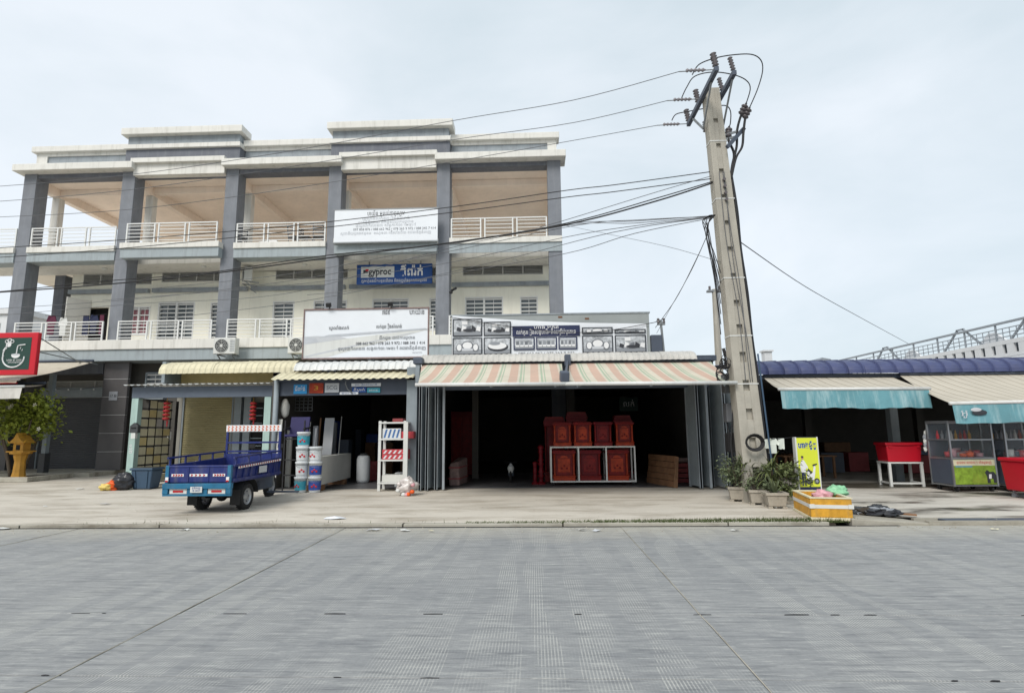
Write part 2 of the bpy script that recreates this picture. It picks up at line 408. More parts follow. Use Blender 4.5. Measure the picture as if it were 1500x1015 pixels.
def road_mat():
    m = bpy.data.materials.new('grooved_concrete'); m.use_nodes = True; nt = m.node_tree; N = nt.nodes; L = nt.links; b = N['Principled BSDF']
    g = N.new('ShaderNodeNewGeometry'); sp = N.new('ShaderNodeSeparateXYZ'); L.new(g.outputs['Position'], sp.inputs[0])
    def noise(sc3, scale, detail=8, rough=.65):
        mp = N.new('ShaderNodeMapping'); mp.inputs['Scale'].default_value = sc3; L.new(g.outputs['Position'], mp.inputs[0])
        n = N.new('ShaderNodeTexNoise'); n.inputs['Scale'].default_value = scale; n.inputs['Detail'].default_value = detail; n.inputs['Roughness'].default_value = rough
        L.new(mp.outputs[0], n.inputs['Vector']); return n.outputs['Fac']
    def rng(s, a, b_, c, d):
        r = N.new('ShaderNodeMapRange'); r.inputs[1].default_value = a; r.inputs[2].default_value = b_; r.inputs[3].default_value = c; r.inputs[4].default_value = d; L.new(s, r.inputs[0]); return r.outputs[0]
    def mth(op, a, b_=None):
        x = N.new('ShaderNodeMath'); x.operation = op
        for i, q in enumerate((a, b_)):
            if q is None: continue
            if isinstance(q, (int, float)): x.inputs[i].default_value = q
            else: L.new(q, x.inputs[i])
        return x.outputs[0]
    def mixc(f, a, b_):
        x = N.new('ShaderNodeMix'); x.data_type = 'RGBA'; L.new(f, x.inputs[0])
        for i, q in ((6, a), (7, b_)):
            if isinstance(q, tuple): x.inputs[i].default_value = (*q, 1)
            else: L.new(q, x.inputs[i])
        return x.outputs[2]
    cur = mixc(rng(noise((.5, 1, 1), .5), .35, .65, 0, 1), S(148, 150, 151), S(163, 164, 163))
    cur = mixc(rng(noise((.35, 2.2, 1), 1.6, 7, .7), .45, .75, 0, .6), cur, S(126, 129, 132))
    cur = mixc(rng(noise((1.0, 6.0, 1), 3.0, 6, .75), .5, .7, 0, .7), cur, S(192, 193, 189))
    cur = mixc(rng(noise((1, 1, 1), 30, 4, .8), .5, .85, 0, .4), cur, S(90, 92, 95))
    # dusty strip beside the kerb
    dust = mth('ADD', sp.outputs['Y'], mth('MULTIPLY', noise((1, 1, 1), .9), 1.3))
    cur = mixc(rng(dust, 9.2, 10.4, 0, .85), cur, S(184, 180, 168))
    # brushed grooves across the lane, in patches worn by tyres
    ph = mth('MULTIPLY', sp.outputs['X'], 2*PI/.0245)
    wv = rng(mth('SINE', ph), .35, .95, 0, 1)
    bx = mth('ADD', sp.outputs['X'], mth('MULTIPLY', noise((.5, .1, 1), 1.3, 3, .6), 1.9))
    band = mth('MAXIMUM', rng(mth('SINE', mth('MULTIPLY', bx, 2*PI/.43)), -.45, -.25, 0, 1), .12)
    patch = mth('MULTIPLY', rng(noise((.9, .35, 1), .8, 4, .6), .4, .58, 0, 1), rng(noise((.6, 4, 1), 2.6, 5, .7), .36, .56, .05, 1))
    patch = mth('MULTIPLY', patch, band)
    gr = mth('MULTIPLY', wv, patch)
    cur = mixc(mth('MULTIPLY', gr, .8), cur, S(204, 204, 196))
    dk = mth('MULTIPLY', rng(mth('SINE', mth('ADD', ph, PI)), .1, .9, 0, 1), patch)
    cur = mixc(mth('MULTIPLY', dk, .3), cur, S(104, 108, 112))
    cur = mixc(mth('MULTIPLY', mth('SUBTRACT', 1.0, band), .12), cur, S(118, 122, 126))
    cur = mixc(rng(noise((.8, 6.0, 1), 4.2, 5, .7), .58, .7, 0, .55), cur, S(206, 206, 200))
    cur = mixc(rng(noise((.5, 5.0, 1), 3.4, 5, .75), .5, .68, 0, .62), cur, S(100, 103, 108))
    L.new(cur, b.inputs['Base Color']); b.inputs['Roughness'].default_value = .8; b.inputs['Specular IOR Level'].default_value = .25
    h = mth('ADD', mth('MULTIPLY', gr, .5), mth('MULTIPLY', noise((1, 1, 1), 60, 4, .7), .5))
    bp = N.new('ShaderNodeBump'); bp.inputs['Strength'].default_value = .3; bp.inputs['Distance'].default_value = .006
    L.new(h, bp.inputs['Height']); L.new(bp.outputs[0], b.inputs['Normal'])
    return m
M['road'] = road_mat()

def stripes(name, period, bands, dirt=.35):
    """awning cloth: bands = [(start fraction, colour)] repeating along X"""
    m = bpy.data.materials.new(name); m.use_nodes = True; nt = m.node_tree; N = nt.nodes; L = nt.links; b = N['Principled BSDF']
    t = N.new('ShaderNodeTexCoord'); sp = N.new('ShaderNodeSeparateXYZ'); L.new(t.outputs['Object'], sp.inputs[0])
    d = N.new('ShaderNodeMath'); d.operation = 'DIVIDE'; d.inputs[1].default_value = period; L.new(sp.outputs['X'], d.inputs[0])
    fr = N.new('ShaderNodeMath'); fr.operation = 'FRACT'; L.new(d.outputs[0], fr.inputs[0])
    cr = N.new('ShaderNodeValToRGB'); cr.color_ramp.interpolation = 'CONSTANT'; e = cr.color_ramp.elements
    e[0].position = bands[0][0]; e[0].color = (*bands[0][1], 1); e[1].position = bands[1][0]; e[1].color = (*bands[1][1], 1)
    for p, c in bands[2:]: q = e.new(p); q.color = (*c, 1)
    L.new(fr.outputs[0], cr.inputs[0])
    n = N.new('ShaderNodeTexNoise'); n.inputs['Scale'].default_value = 1.4; n.inputs['Detail'].default_value = 8; n.inputs['Roughness'].default_value = .7; L.new(t.outputs['Object'], n.inputs['Vector'])
    r = N.new('ShaderNodeMapRange'); r.inputs[1].default_value = .4; r.inputs[2].default_value = .75; r.inputs[4].default_value = dirt; L.new(n.outputs['Fac'], r.inputs[0])
    x = N.new('ShaderNodeMix'); x.data_type = 'RGBA'; x.inputs[7].default_value = (.3, .27, .22, 1); L.new(r.outputs[0], x.inputs[0]); L.new(cr.outputs[0], x.inputs[6]); L.new(x.outputs[2], b.inputs['Base Color'])
    b.inputs['Roughness'].default_value = .85; b.inputs['Specular IOR Level'].default_value = .2
    return m
cr_, pk_, gn_ = S(216, 208, 190), S(208, 178, 160), S(172, 188, 164)
M['stripe'] = stripes('stripe_cloth', .5, [(0, pk_), (.3, cr_), (.40, gn_), (.50, cr_), (.56, gn_), (.62, cr_), (.9, pk_)])
M['stripe_faint'] = stripes('stripe_faint', .3, [(0, S(204, 196, 180, .75)), (.6, S(160, 150, 134, .75)), (.72, S(214, 206, 190, .75))])
# ================================================================ THE SETTING
def struct(mb, name, m, loc=(0, 0, 0), **k):
    o = mb.build(name, m, off=Vector(loc), **k); o.location = loc; o['kind'] = 'structure'; return o
struct(MB().add([(-300, -120, -.12), (300, -120, -.12), (300, 400, -.12), (-300, 400, -.12)], [(0, 1, 2, 3)]), 'ground', M['apron'])
road = struct(MB().box(-60, 60, -14, 10.0, -.1, -.007), 'road', M['road'])
SX = [-3.23+4.66*k for k in range(-6, 7)]
for (ya, yb) in ((5.34, 9.985), (4.02, 5.325), (-.6, 4.005), (-5.2, -.615)):
    for k in range(12):
        if yb < 0 and not 3 <= k <= 8: continue
        mb = MB().box(SX[k]+.004, SX[k+1]-.004, ya, yb, -.15, random.uniform(-.002, .002))
        mb.build('slab', M['road'], road, bev=.006)
# transverse joints lightly raised with pale sealant
for k in (5, 6, 7):
    p = [(SX[k]+random.uniform(-.006, .006), y, .0015) for y in [9.9-.35*i for i in range(30)]]
    MB().tube(p, .005, 4).build('joint_seal', M['kerb'], road)
mb = MB()
for y0 in (5.332, 4.012):     # broken black tar in the long joints
    x = -9
    while x < 9:
        l = random.uniform(.03, .22)
        if random.random() < (.5 if y0 > 5 else .22):
            hw = random.uniform(.003, .011); j = random.uniform(-.006, .006)
            mb.hexa([(x, y0+j-hw*.3, -.004), (x+l, y0+j-hw*.4, -.004), (x+l, y0+j+hw*.4, -.004), (x, y0+j+hw*.3, -.004), (x, y0+j-hw*.3, .004), (x+l*.6, y0+j-hw, .004), (x+l, y0+j+hw*.4, .004), (x+l*.4, y0+j+hw, .004)])
        x += l+random.uniform(.1, .5)
mb.build('joint_tar', M['tar'], road)

def apron(x0, x1, ys, m, name, dz=0, nx=2):
    mb = MB()
    def fn(u, v):
        i = v*(len(ys)-1); i0 = min(int(i), len(ys)-2); y = ys[i0]+(ys[i0+1]-ys[i0])*(i-i0)
        return (x0+(x1-x0)*u, y, gz(y)+dz)
    mb.grid(fn, nx, (len(ys)-1))
    return struct(mb, name, m)
apron(-60, 5.2, [10.12, 12, 15, 18, 20, 40], M['apron'], 'pavement')
apron(5.2, 60, [10.45, 12, 15, 18, 20, 40], M['market_floor'], 'market_forecourt', .004)
# kerb in cast lengths with open joints
x = -40.0
kerb = struct(MB().box(-40, 5.0, 10.02, 10.1, -.1, .03), 'kerb', M['soil'])
while x < 4.6:
    l = random.uniform(2.5, 6); e = min(x+l, 4.9)
    MB().box(x+.012, e-.012, 9.99+random.uniform(0, .02), 10.13, -.1, .052+random.uniform(-.006, .006)).build('kerb_stone', M['kerb'], kerb, bev=.008)
    x = e
# dark gutter line between slab edge and kerb
struct(MB().box(-60, 6, 9.93, 9.995, -.06, .004), 'gutter', M['black_gap'])
# drain channel along the market side, with its broken cover
drain = struct(MB().box(6.5, 40, 9.99, 10.1, -.1, .062).box(6.5, 40, 10.38, 10.46, -.1, .058), 'drain_channel', M['kerb'])
MB().box(5.1, 40, 10.1, 10.38, -.15, -.05).build('drain_water', M['water_dark'], drain)
x = 6.9
while x < 22:
    MB().box(x, x+.78, 10.08, 10.4, .028, .05+random.uniform(0, .012)).build('drain_cover', M['steel_dark'], drain, bev=.006); x += .82
MB().hexa([(5.25, 9.98, -.02), (6.55, 10.0, -.02), (6.3, 10.4, -.02), (5.3, 10.5, -.02), (5.25, 9.98, .11), (6.55, 10.0, .03), (6.3, 10.4, .05), (5.3, 10.5, .13)]).build('broken_slab', M['kerb'], drain, bev=.015)
# weeds along the kerb (nobody could count them)
mb = MB()
for i in range(5200):
    t = random.random(); x = -1.2+6.6*t if random.random() < .97 else random.uniform(-8, 0)
    if x < 1 and random.random() < .55: continue
    y = 10.08+random.uniform(-.05, .16)*(.6+t); h = random.uniform(.02, .06)*(.6+t*1.1); a = random.uniform(0, PI); dx, dy = math.cos(a)*.006, math.sin(a)*.006
    lx, ly = random.uniform(-.04, .04), random.uniform(-.04, .04)
    mb.add([(x-dx, y-dy, .045), (x+dx, y+dy, .045), (x+lx, y+ly, .045+h)], [(0, 1, 2)])
o = mb.build('grass', M['grass']); o['kind'] = 'stuff'; o['label'] = 'low green weeds growing along the kerb joint'; o['category'] = 'weeds'
# grit and small stones swept against the kerb (nobody could count them)
mb = MB()
for i in range(900):
    x = random.uniform(-9, 9); y = 9.9-abs(random.gauss(0, .22)) if i % 3 else random.uniform(10.15, 13.5); r = random.uniform(.004, .014); z = (.001 if y < 10 else gz(y))
    q = [(x-r, y-r*.6, z), (x+r, y-r*.4, z), (x+r*.3, y+r, z), (x, y, z+r*1.1)]
    mb.add(q, [(0, 1, 3), (1, 2, 3), (2, 0, 3)])
o = mb.build('gravel', M['kerb']); o['kind'] = 'stuff'; o['label'] = 'scattered grit and small stones along the kerb'; o['category'] = 'grit'
# raised porch of the left house
porch = struct(MB().hexa([(-24, 20.6, .02), (-16.2, 20.6, .02), (-16.2, 22.8, .02), (-24, 22.8, .02), (-24, 20.6, .27), (-16.2, 20.6, .24), (-16.2, 22.8, .26), (-24, 22.8, .29)]), 'porch_step', M['kerb'], bev=.015)

# ================================================================ THE ROW OF SHOPHOUSES
CX = [-21.1, -16.83, -12.4, -8.05, -3.56, .97]
YF, CW = 22.0, .27                       # front face of the columns, half a column
names = ['grey shophouse at the left end of the row, laundry on its first floor balcony',
         'second shophouse from the left with a tall parapet above a white lintel',
         'middle shophouse of the row with dining chairs on its open roof terrace',
         'shophouse with the blue sign under its balcony and a white banner on its terrace',
         'end shophouse on the right of the row, low parapet with a framed panel']
def railing(root, x0, x1, y, z0, n, h=.82, rails=6):
    rl = MB().box(x0, x1, y-.025, y+.025, z0+h-.04, z0+h).build('railing', M['grille_paint'], root)
    for k in range(n):
        a = x0+(x1-x0)*k/n+(.06 if k else 0); b = x0+(x1-x0)*(k+1)/n-(.06 if k < n-1 else 0)
        for q in (a, b-.05): MB().box(q, q+.05, y-.025, y+.025, z0, z0+h-.042).build('post', M['grille_paint'], rl)
        for j in range(rails-1):
            z = z0+.1+(h-.24)*j/(rails-2); MB().box(a+.052, b-.052, y-.012, y+.012, z, z+.026).build('rail', M['grille_paint'], rl)
    return rl
def window(root, x0, x1, z0, z1, y, double, bars=8, frame='grille_paint'):
    fr = MB(); t = .055
    fr.box(x0, x1, y-.06, y+.1, z1-t, z1).box(x0, x1, y-.06, y+.1, z0, z0+t).box(x0, x0+t, y-.06, y+.1, z0+t, z1-t).box(x1-t, x1, y-.06, y+.1, z0+t, z1-t)
    if double: fr.box((x0+x1)/2-.04, (x0+x1)/2+.04, y-.055, y+.1, z0+t, z1-t)
    wi = fr.build('window', M[frame], root)
    MB().box(x0+t, x1-t, y+.06, y+.075, z0+t, z1-t).build('pane', M['glass_dark'], wi)
    for j in range(bars):
        z = z0+t+.05+(z1-z0-2*t-.1)*j/(bars-1)
        MB().box(x0+t, x1-t, y-.02, y-.004, z-.026, z+.026).build('grille_bar', M['grille_paint'], wi)
    nv = 2 if double else 1
    for k in range(1, nv*2):
        if double and k == nv: continue
        x = x0+(x1-x0)*k/(nv*2); MB().box(x-.009, x+.009, y-.022, y-.006, z0+t, z1-t).build('grille_upright', M['grille_paint'], wi)
    return wi
def vent(root, x0, x1, z0, z1, y, n=4):
    wi = MB().box(x0, x1, y-.03, y+.08, z1-.04, z1).box(x0, x1, y-.03, y+.08, z0, z0+.04)
    for k in range(n+1):
        x = x0+(x1-x0)*k/n; wi.box(max(x0, x-.03), min(x1, x+.03), y-.028, y+.08, z0+.04, z1-.04)
    wi = wi.build('vent', M['louvre'], root)
    MB().box(x0, x1, y+.082, y+.1, z0, z1).build('backing', M['black_gap'], wi)
    for k in range(n):
        a = x0+(x1-x0)*k/n+.035; b = x0+(x1-x0)*(k+1)/n-.035
        for j in range(6):
            z = z0+.05+(z1-z0-.1)*(j+.4)/6
            MB().hexa([(a, y-.015, z-.03), (b, y-.015, z-.03), (b, y+.06, z+.035), (a, y+.06, z+.035), (a, y-.015, z-.018), (b, y-.015, z-.018), (b, y+.06, z+.047), (a, y+.06, z+.047)]).build('slat', M['louvre'], wi)
houses = []
for i in range(5):
    xl, xr = CX[i], CX[i+1]; tall = i in (1, 3); last = i == 4; first = i == 0
    R = thing('shophouse', names[i], 'shophouse', ((xl+xr)/2, YF, .15), group='shophouses in one row'); houses.append(R)
    a, b = xl+CW, xr-CW
    # columns (each house carries the column on its left; the end house both)
    for c in ([xl] + ([xr] if last else [])):
        topz = 12.7
        MB().box(c-CW, c+CW, YF, YF+.62, 5.302, 8.7).build('column', M['column_paint'], R, bev=.01)
        MB().box(c-CW, c+CW, YF, YF+.62, 8.7, topz-.002).build('column', M['column_paint'], R, bev=.01)
        MB().box(c-CW, c+CW, YF+.1, YF+.6, .15, 4.5).build('column', M['tile_dark'] if i < 2 else M['dark_paint'], R)
        if first: MB().box(c-CW+.04, c+CW-.04, 24.02, 24.5, 5.3, 8.69).build('column', M['dark_paint'], R)
    # first floor slab edge, running in front of the columns
    xa, xb = (xl if i else -24.2), (xr if not last else xr+CW)
    dy = .03 if i else .0
    MB().box(xa, xb-.004, 21.55-dy, 22.7, 4.92, 5.3).build('slab_edge', M['white_paint'], R, bev=.012)
    MB().box(xa, xb-.004, 21.62-dy, 22.7, 4.48, 4.918).build('fascia', M['fascia_paint'], R)
    MB().box(xa, xb-.004, 22.702, 32, 5.05, 5.29).build('floor_slab', M['terrace_floor'], R)
    # second floor slab edge, between columns; the tall houses' ones stand out further
    yo = 21.62 if tall else 21.9
    if first: MB().box(-24.2, xl-CW-.003, 21.9, 22.6, 9.07, 9.3).build('slab_edge', M['white_paint'], R); MB().box(-24.2, xl-CW-.003, 21.95, 22.6, 8.66, 9.068).build('fascia', M['fascia_paint'], R)
    e1 = xr+CW if last else b-.003
    MB().box(a+.003-(.12 if tall else 0), e1+(.1 if tall else 0), yo, YF-.004 if last or tall else 22.6, 9.06, 9.3).build('slab_edge', M['white_paint'], R, bev=.012)
    MB().box(a+.003-(.1 if tall else 0), e1+(.08 if tall else 0), yo+.06, YF-.006 if last or tall else 22.58, 8.68, 9.058).build('fascia', M['fascia_paint'], R)
    MB().box(xa, xb-.004, 22.63, 32, 9.0, 9.29).build('floor_slab', M['terrace_floor'], R)
    MB().box(xa, xb-.004, 22.63, 24, 8.7, 8.995).build('soffit', M['white_paint'], R)
    # first floor recessed wall
    wl = xl if i else -20.55
    if i == 4: W1 = (-2.9, -1.25, 5.9, 7.36); W2 = (-.52, .25, 5.9, 7.34)
    elif i == 1: W1 = (-16.5, -14.85, 5.32, 7.37); W2 = (-14.15, -13.3, 5.32, 7.33)
    elif i == 2: W2 = (-11.35, -10.4, 5.32, 7.33); W1 = (-9.55, -7.95, 5.32, 7.33)
    elif i == 3: W1 = (-6.95, -5.35, 5.9, 7.36); W2 = (-4.45, -3.72, 5.9, 7.34)
    else: W1 = (-19.9, -18.75, 5.32, 7.2); W2 = (-17.9, -16.4, 5.9, 7.2)
    V = {0: (-20.05, -16.9, 8.2, 8.72), 1: (-16.45, -13.3, 8.28, 8.75), 2: (-11.3, -7.9, 8.3, 8.78), 3: (-6.9, -3.7, 8.3, 8.8), 4: (-3.0, .5, 8.32, 8.83)}[i]
    cl = lambda h: (max(h[0], wl+.02), min(h[1], xr-.02), h[2], h[3])
    W1, W2, V = cl(W1), cl(W2), cl(V)
    m_ = M['cream_wall']
    wall_grid(MB(), wl+.002, xr-.002, 5.3, 8.7, 24.05, 24.25, [W1, W2, V]).build('wall', m_, R)
    MB().box(wl+.1 if i else wl, xr-.1, 23.86, 24.045, 7.8, 7.98).build('ledge', M['panel_paint'], R)
    vent(R, V[0], V[1], V[2], V[3], 24.08)
    if i == 0:
        # open white door leaf and dark doorway with a pink curtain beside it
        MB().box(W1[0], W1[1], 24.5, 24.52, 5.3, 7.2).build('doorway', M['black_gap'], R)
        dl = MB().hexa([(-20.0, 23.2, 5.32), (-19.96, 23.2, 5.32), (-19.55, 24.02, 5.32), (-19.6, 24.02, 5.32), (-20.0, 23.2, 7.5), (-19.96, 23.2, 7.5), (-19.55, 24.02, 7.5), (-19.6, 24.02, 7.5)]).build('door', M['white_paint'], R, label='white louvred door standing open')
        for k in range(16):
            z = 5.5+k*.12; MB().hexa([(-19.955, 23.3, z), (-19.94, 23.3, z), (-19.585, 24.0, z), (-19.6, 24.0, z), (-19.955, 23.3, z+.06), (-19.94, 23.3, z+.06), (-19.585, 24.0, z+.06), (-19.6, 24.0, z+.06)]).build('slat', M['panel_paint'], dl)
        wi = window(R, W2[0], W2[1], W2[2], W2[3], 24.1, True, 5)
        MB().grid(lambda u, v: (W2[0]+.1+u*1.2, 24.15+.012*math.sin(u*40), W2[2]+.05+v*1.2), 30, 2).build('curtain', M['cloth_pink'], wi)
    else:
        window(R, *W1, 24.1, True, 8 if W1[2] > 5.5 else 11); window(R, *W2, 24.1, False, 8 if W2[2] > 5.5 else 11)
    # balcony railings, ceiling lamp
    railing(R, a+.03, b-.03, 21.78, 5.3, 3 if i != 4 else 3, .8)
    railing(R, a+.05, b-.05, yo+.12, 9.3, 3, .85)
    if first:
        railing(R, -24.1, xl-CW-.04, 22.02, 9.3, 1, .85); railing(R, -24.1, xl-CW-.04, 21.78, 5.3, 1, .8)
    MB().lathe((a+b)/2+.6, 23.1, [(.11, 8.695), (.11, 8.66), (.06, 8.63)], 10).build('ceiling_lamp', M['plastic_white'], R)
    # roof terrace: ceiling, beams, inner columns
    MB().box(xl if i else xl-CW, xr-.003 if not last else xr+CW-.02, 22.1, 31.6, 12.42, 12.6).build('roof_slab', M['ceiling_paint'], R)
    MB().box(a+.01, b-.01, 22.05 if not tall else 22.2, 22.55, 12.36 if not tall else 12.38, 12.7).build('beam', M['dark_paint'], R)
    for c in ([xl]+([xr] if last else [])):
        MB().box(c-.14, c+.14, 22.63, 31.5, 12.05, 12.415).build('beam', M['ceiling_paint'], R)
        for yb in (23.5, 31.0):
            if yb > 30 and not first: continue
            ic = MB().box(c-.16, c+.16, yb-.16, yb+.16, 9.292, 12.045).build('inner_column', M['white_paint'], R, bev=.01)
        MB().box(c-.18, c+.18, 23.5-.18, 23.5+.18, 10.5, 10.58).build('column_band', M['white_paint'], R)
    MB().box(xl+.145, xr-.145, 23.38, 23.62, 12.14, 12.412).build('beam', M['ceiling_paint'], R)
    # parapets
    if tall:
        MB().box(a+.006, b-.006, 21.86, 22.19, 12.3, 12.78).build('lintel', M['white_paint'], R)
        MB().box(a+.004-.05, b-.004+.05, 21.7, 22.19, 12.782, 12.99).build('lintel_cap', M['white_paint'], R, bev=.012)
        MB().box(xl-.22, xr+.25, 22.0, 22.5, 12.93, 13.5).build('parapet_beam', M['dark_paint'], R)
        MB().box(a-.1, b+.1, 22.2, 22.48, 12.8, 12.928).build('parapet_beam', M['dark_paint'], R)
        MB().box(xl-.27, xr+.3, 21.88, 22.5, 13.502, 13.69).build('band', M['white_paint'], R, bev=.012)
        MB().box(xl-.18, xr+.2, 22.02, 22.5, 13.692, 14.09).build('parapet_panel', M['panel_paint'], R)
        MB().box(xl-.36, xr+.4, 21.78, 22.6, 14.092, 14.39).build('cornice', M['white_paint'], R, bev=.02)
        MB().box(xl-.18, xr+.2, 22.6, 23.0, 12.62, 14.0).build('parapet_side', M['panel_paint'], R)
    else:
        x0 = xl-.5 if first else xl-.3; x1 = xr+.48 if last else xr+.36
        MB().box(x0, x1, 21.62, 22.6, 12.53, 12.82).build('cornice', M['white_paint'], R, bev=.02)
        p0 = xl-.15 if first else xl+.27; p1 = xr+.12 if last else xr-.28
        MB().box(p0, p1, 22.42, 22.7, 12.822, 13.5).build('parapet_panel', M['panel_paint'], R)
        if first: MB().box(p0-.02, p0+.45, 22.36, 22.72, 12.822, 13.5).build('parapet_post', M['white_paint'], R)
        if last: MB().box(p1-.35, p1+.02, 22.36, 22.72, 12.822, 13.5).build('parapet_post', M['white_paint'], R)
        MB().box(p0-.04, p1+.04, 22.36, 22.74, 13.502, 13.64).build('parapet_strip', M['white_paint'], R)
        MB().box(p0-.16 if first else p0, p1+.14 if last else p1, 22.2, 22.8, 13.642, 13.9).build('cornice', M['white_paint'], R, bev=.02)
    # party walls and back
    if first: MB().box(-20.55, -20.35, 24.26, 32, 5.3, 8.7).build('side_wall', M['cream_wall'], R)
    if last:
        MB().box(xr+.05, xr+CW-.01, 24.26, 32, 3.9, 8.7).build('side_wall', M['cream_wall'], R); MB().box(xr+.05, xr+CW-.01, 22.72, 32, 3.9, 4.47).build('side_wall', M['cream_wall'], R)
    MB().box(wl, xr-.003, 31.8, 32, .1, 9.0).build('back_wall', M['cream_wall'], R)
# ground floor of the left house: dark shutter, louvre band, tiled pillar, party lights
H0 = houses[0]
MB().box(-24, -20.45, 23.0, 23.2, .2, 4.48).build('ground_wall', M['tile_dark'], H0)
MB().box(-20.45, -17.15, 23.0, 23.2, 3.85, 4.48).build('ground_wall', M['room_wall'], H0)
MB().box(-20.45, -17.15, 22.9, 23.2, 3.15, 3.55).build('shutter_box', M['steel_grey'], H0)
def shutter(root, x0, x1, z0, z1, y, m, pitch=.085):
    n = int((z1-z0)/pitch); pts = []
    for k in range(n+1):
        z = z0+(z1-z0)*k/n; pts += [(y, z), (y-.014, z+pitch*.25), (y-.014, z+pitch*.75)]
    pts = [p for p in pts if p[1] <= z1]
    mb = MB(); mb.grid(lambda u, v: (x0+(x1-x0)*u, *pts[min(int(round(v*(len(pts)-1))), len(pts)-1)]), 1, len(pts)-1)
    s = mb.build('roller_shutter', m, root)
    MB().box(x0, x1, y-.03, y+.02, z0-.04, z0+.03).build('bottom_rail', M['steel_grey'], s)
    for x in (x0-.06, x1-.0): MB().box(x, x+.06, y-.05, y+.04, z0-.04, z1).build('guide_rail', M['steel_grey'], s)
    return s
shutter(H0, -20.38, -17.1, .22, 3.14, 23.05, M['shutter_dark'])
vent(H0, -20.3, -17.2, 3.56, 3.84, 23.05, 3)
for k in range(6):     # dark tiles of the pillar, with white seams between
    z0 = .26+k*.71
    MB().box(-17.05, -16.05, 21.95, 22.09, z0, z0+.69).build('tile', M['tile_dark'], H0)
    MB().box(-17.04, -16.06, 21.955, 22.09, z0+.692, z0+.708).build('seam', M['seam_white'], H0)
MB().box(-16.75, -16.41, 21.93, 21.948, 2.95, 3.3).build('plaque', M['print_grey'], H0)
for k in range(2): text(['17', '8'][k], .16, M['ink_dark'], H0, (-16.65+.16*k, 21.925, 3.12), width=.1)
li = MB().tube([(-19.9+k*.25, 22.3, 3.55-.12*math.sin(PI*k/10)) for k in range(11)], .008, 4).build('string_light', M['cable'], H0)
for k in range(5): MB().ball((-19.8+k*.53, 22.3, 3.42+.02*(k % 2)), .035, 8, 6).build('bulb', M['white_ink'], li, smooth=True)
MB().box(-21.3, -17.3, 22.2, 22.6, 4.05, 4.47).build('beam', M['dark_paint'], H0)
# ground floor of the second house: plain wall with a small grey window
H1 = houses[1]
MB().box(-17.05, -12.4, 22.6, 22.8, .15, 4.48).build('ground_wall', M['room_wall'], H1)
window(H1, -15.7, -14.9, 3.0, 4.1, 22.5, False, 6, 'steel_grey')
# ---------------------------------------------------------------- air conditioners
def ac(label, x, y, z, rz, brace=True):
    t = thing('air_conditioner', label, 'air conditioner', local=True, group='air conditioners on the shophouses')
    MB().box(-.42, .42, -.16, .16, 0, .62).build('case', M['plastic_white'], t, bev=.02)
    MB().cyl((-.1, -.163, .31), (-.1, -.175, .31), .25, n=20).build('fan_opening', M['ac_dark'], t)
    g = MB()
    for r in (.07, .13, .19, .25):
        g.tube([(-.1+r*math.cos(q*PI/10), -.185, .31+r*math.sin(q*PI/10)) for q in range(21)], .006, 4)
    for q in range(8): g.tube([(-.1+.04*math.cos(q*PI/4), -.185, .31+.04*math.sin(q*PI/4)), (-.1+.25*math.cos(q*PI/4), -.185, .31+.25*math.sin(q*PI/4))], .005, 4)
    g.build('fan_grille', M['plastic_white'], t)
    MB().cyl((-.1, -.19, .31), (-.1, -.178, .31), .05, n=10).build('hub', M['plastic_white'], t)
    for k in range(7): MB().box(.22, .4, -.166, -.16, .1+k*.065, .13+k*.065).build('louvre', M['panel_paint'], t)
    if brace:
        for s in (-.28, .28): MB().bar((s, -.15, -.02), (s, .45, -.02), .04, .04).bar((s, -.1, -.03), (s, .42, -.35), .03, .03).build('bracket', M['galv'], t)
    place(t, (x, y, z), rz); return t
ac('white air conditioner on a bracket above the cream canopy', at(333, 519, 21.2).x, 21.1, at(333, 519, 21.1).z, 0)
ac('white air conditioner half hidden behind the large white board', at(441, 518, 21.2).x, 21.1, at(441, 518, 21.1).z, 0)
ac('white air conditioner turned sideways high on the wall beside a column', at(360, 414, 23.5).x+.1, 23.4, at(360, 414, 23.4).z, -1.0)
# ---------------------------------------------------------------- laundry on the first floor balcony
def garment(label, cat, x0, x1, z0, z1, y, m, shirt=False):
    mb = MB()
    poly = [(0, 0), (1, 0), (1, .62), (1.25, .5), (1.35, .7), (1, 1), (.66, 1), (.5, .93), (.34, 1), (0, 1), (-.35, .7), (-.25, .5), (0, .62)] if shirt else [(0, .05), (.3, 0), (.55, .06), (.8, 0), (1, .04), (1, 1), (0, 1)]
    def fold(p): return (x0+(x1-x0)*p[0], y+.02*math.sin(p[0]*14), z0+(z1-z0)*p[1])
    k = len(poly); a = [fold(p) for p in poly]; b = [(p[0], p[1]+.03, p[2]) for p in a]
    mb.add(a+b, [tuple(range(k))[::-1], tuple(range(k, 2*k))]+[(i, (i+1) % k, k+(i+1) % k, k+i) for i in range(k)])
    return solo(mb, 'garment', m, label, cat, ((x0+x1)/2, y, z0), 'laundry on the balcony')
def gp(px0, px1, py0, py1, Y): a, b = at(px0, py1, Y), at(px1, py0, Y); return a.x, b.x, a.z, b.z
garment('maroon and white shirt at the left end of the balcony laundry', 'clothing', *gp(68, 80, 462, 490, 22.4), 22.4, M['cloth_maroon'], True)
garment('navy trousers hung beside the dark doorway on the balcony', 'clothing', *gp(119, 130, 462, 492, 22.4), 22.4, M['cloth_navy'])
garment('dark navy jacket hung in the middle of the balcony laundry', 'clothing', *gp(131, 142, 461, 488, 22.4), 22.4, M['cloth_navy'], True)
garment('maroon cloth hung at the column end of the balcony laundry', 'clothing', *gp(144, 152, 461, 490, 22.4), 22.4, M['cloth_maroon'])
garment('small beige shirt hung before the open door on the balcony', 'clothing', *gp(86, 97, 465, 492, 22.45), 22.45, M['plastic_white'], True)
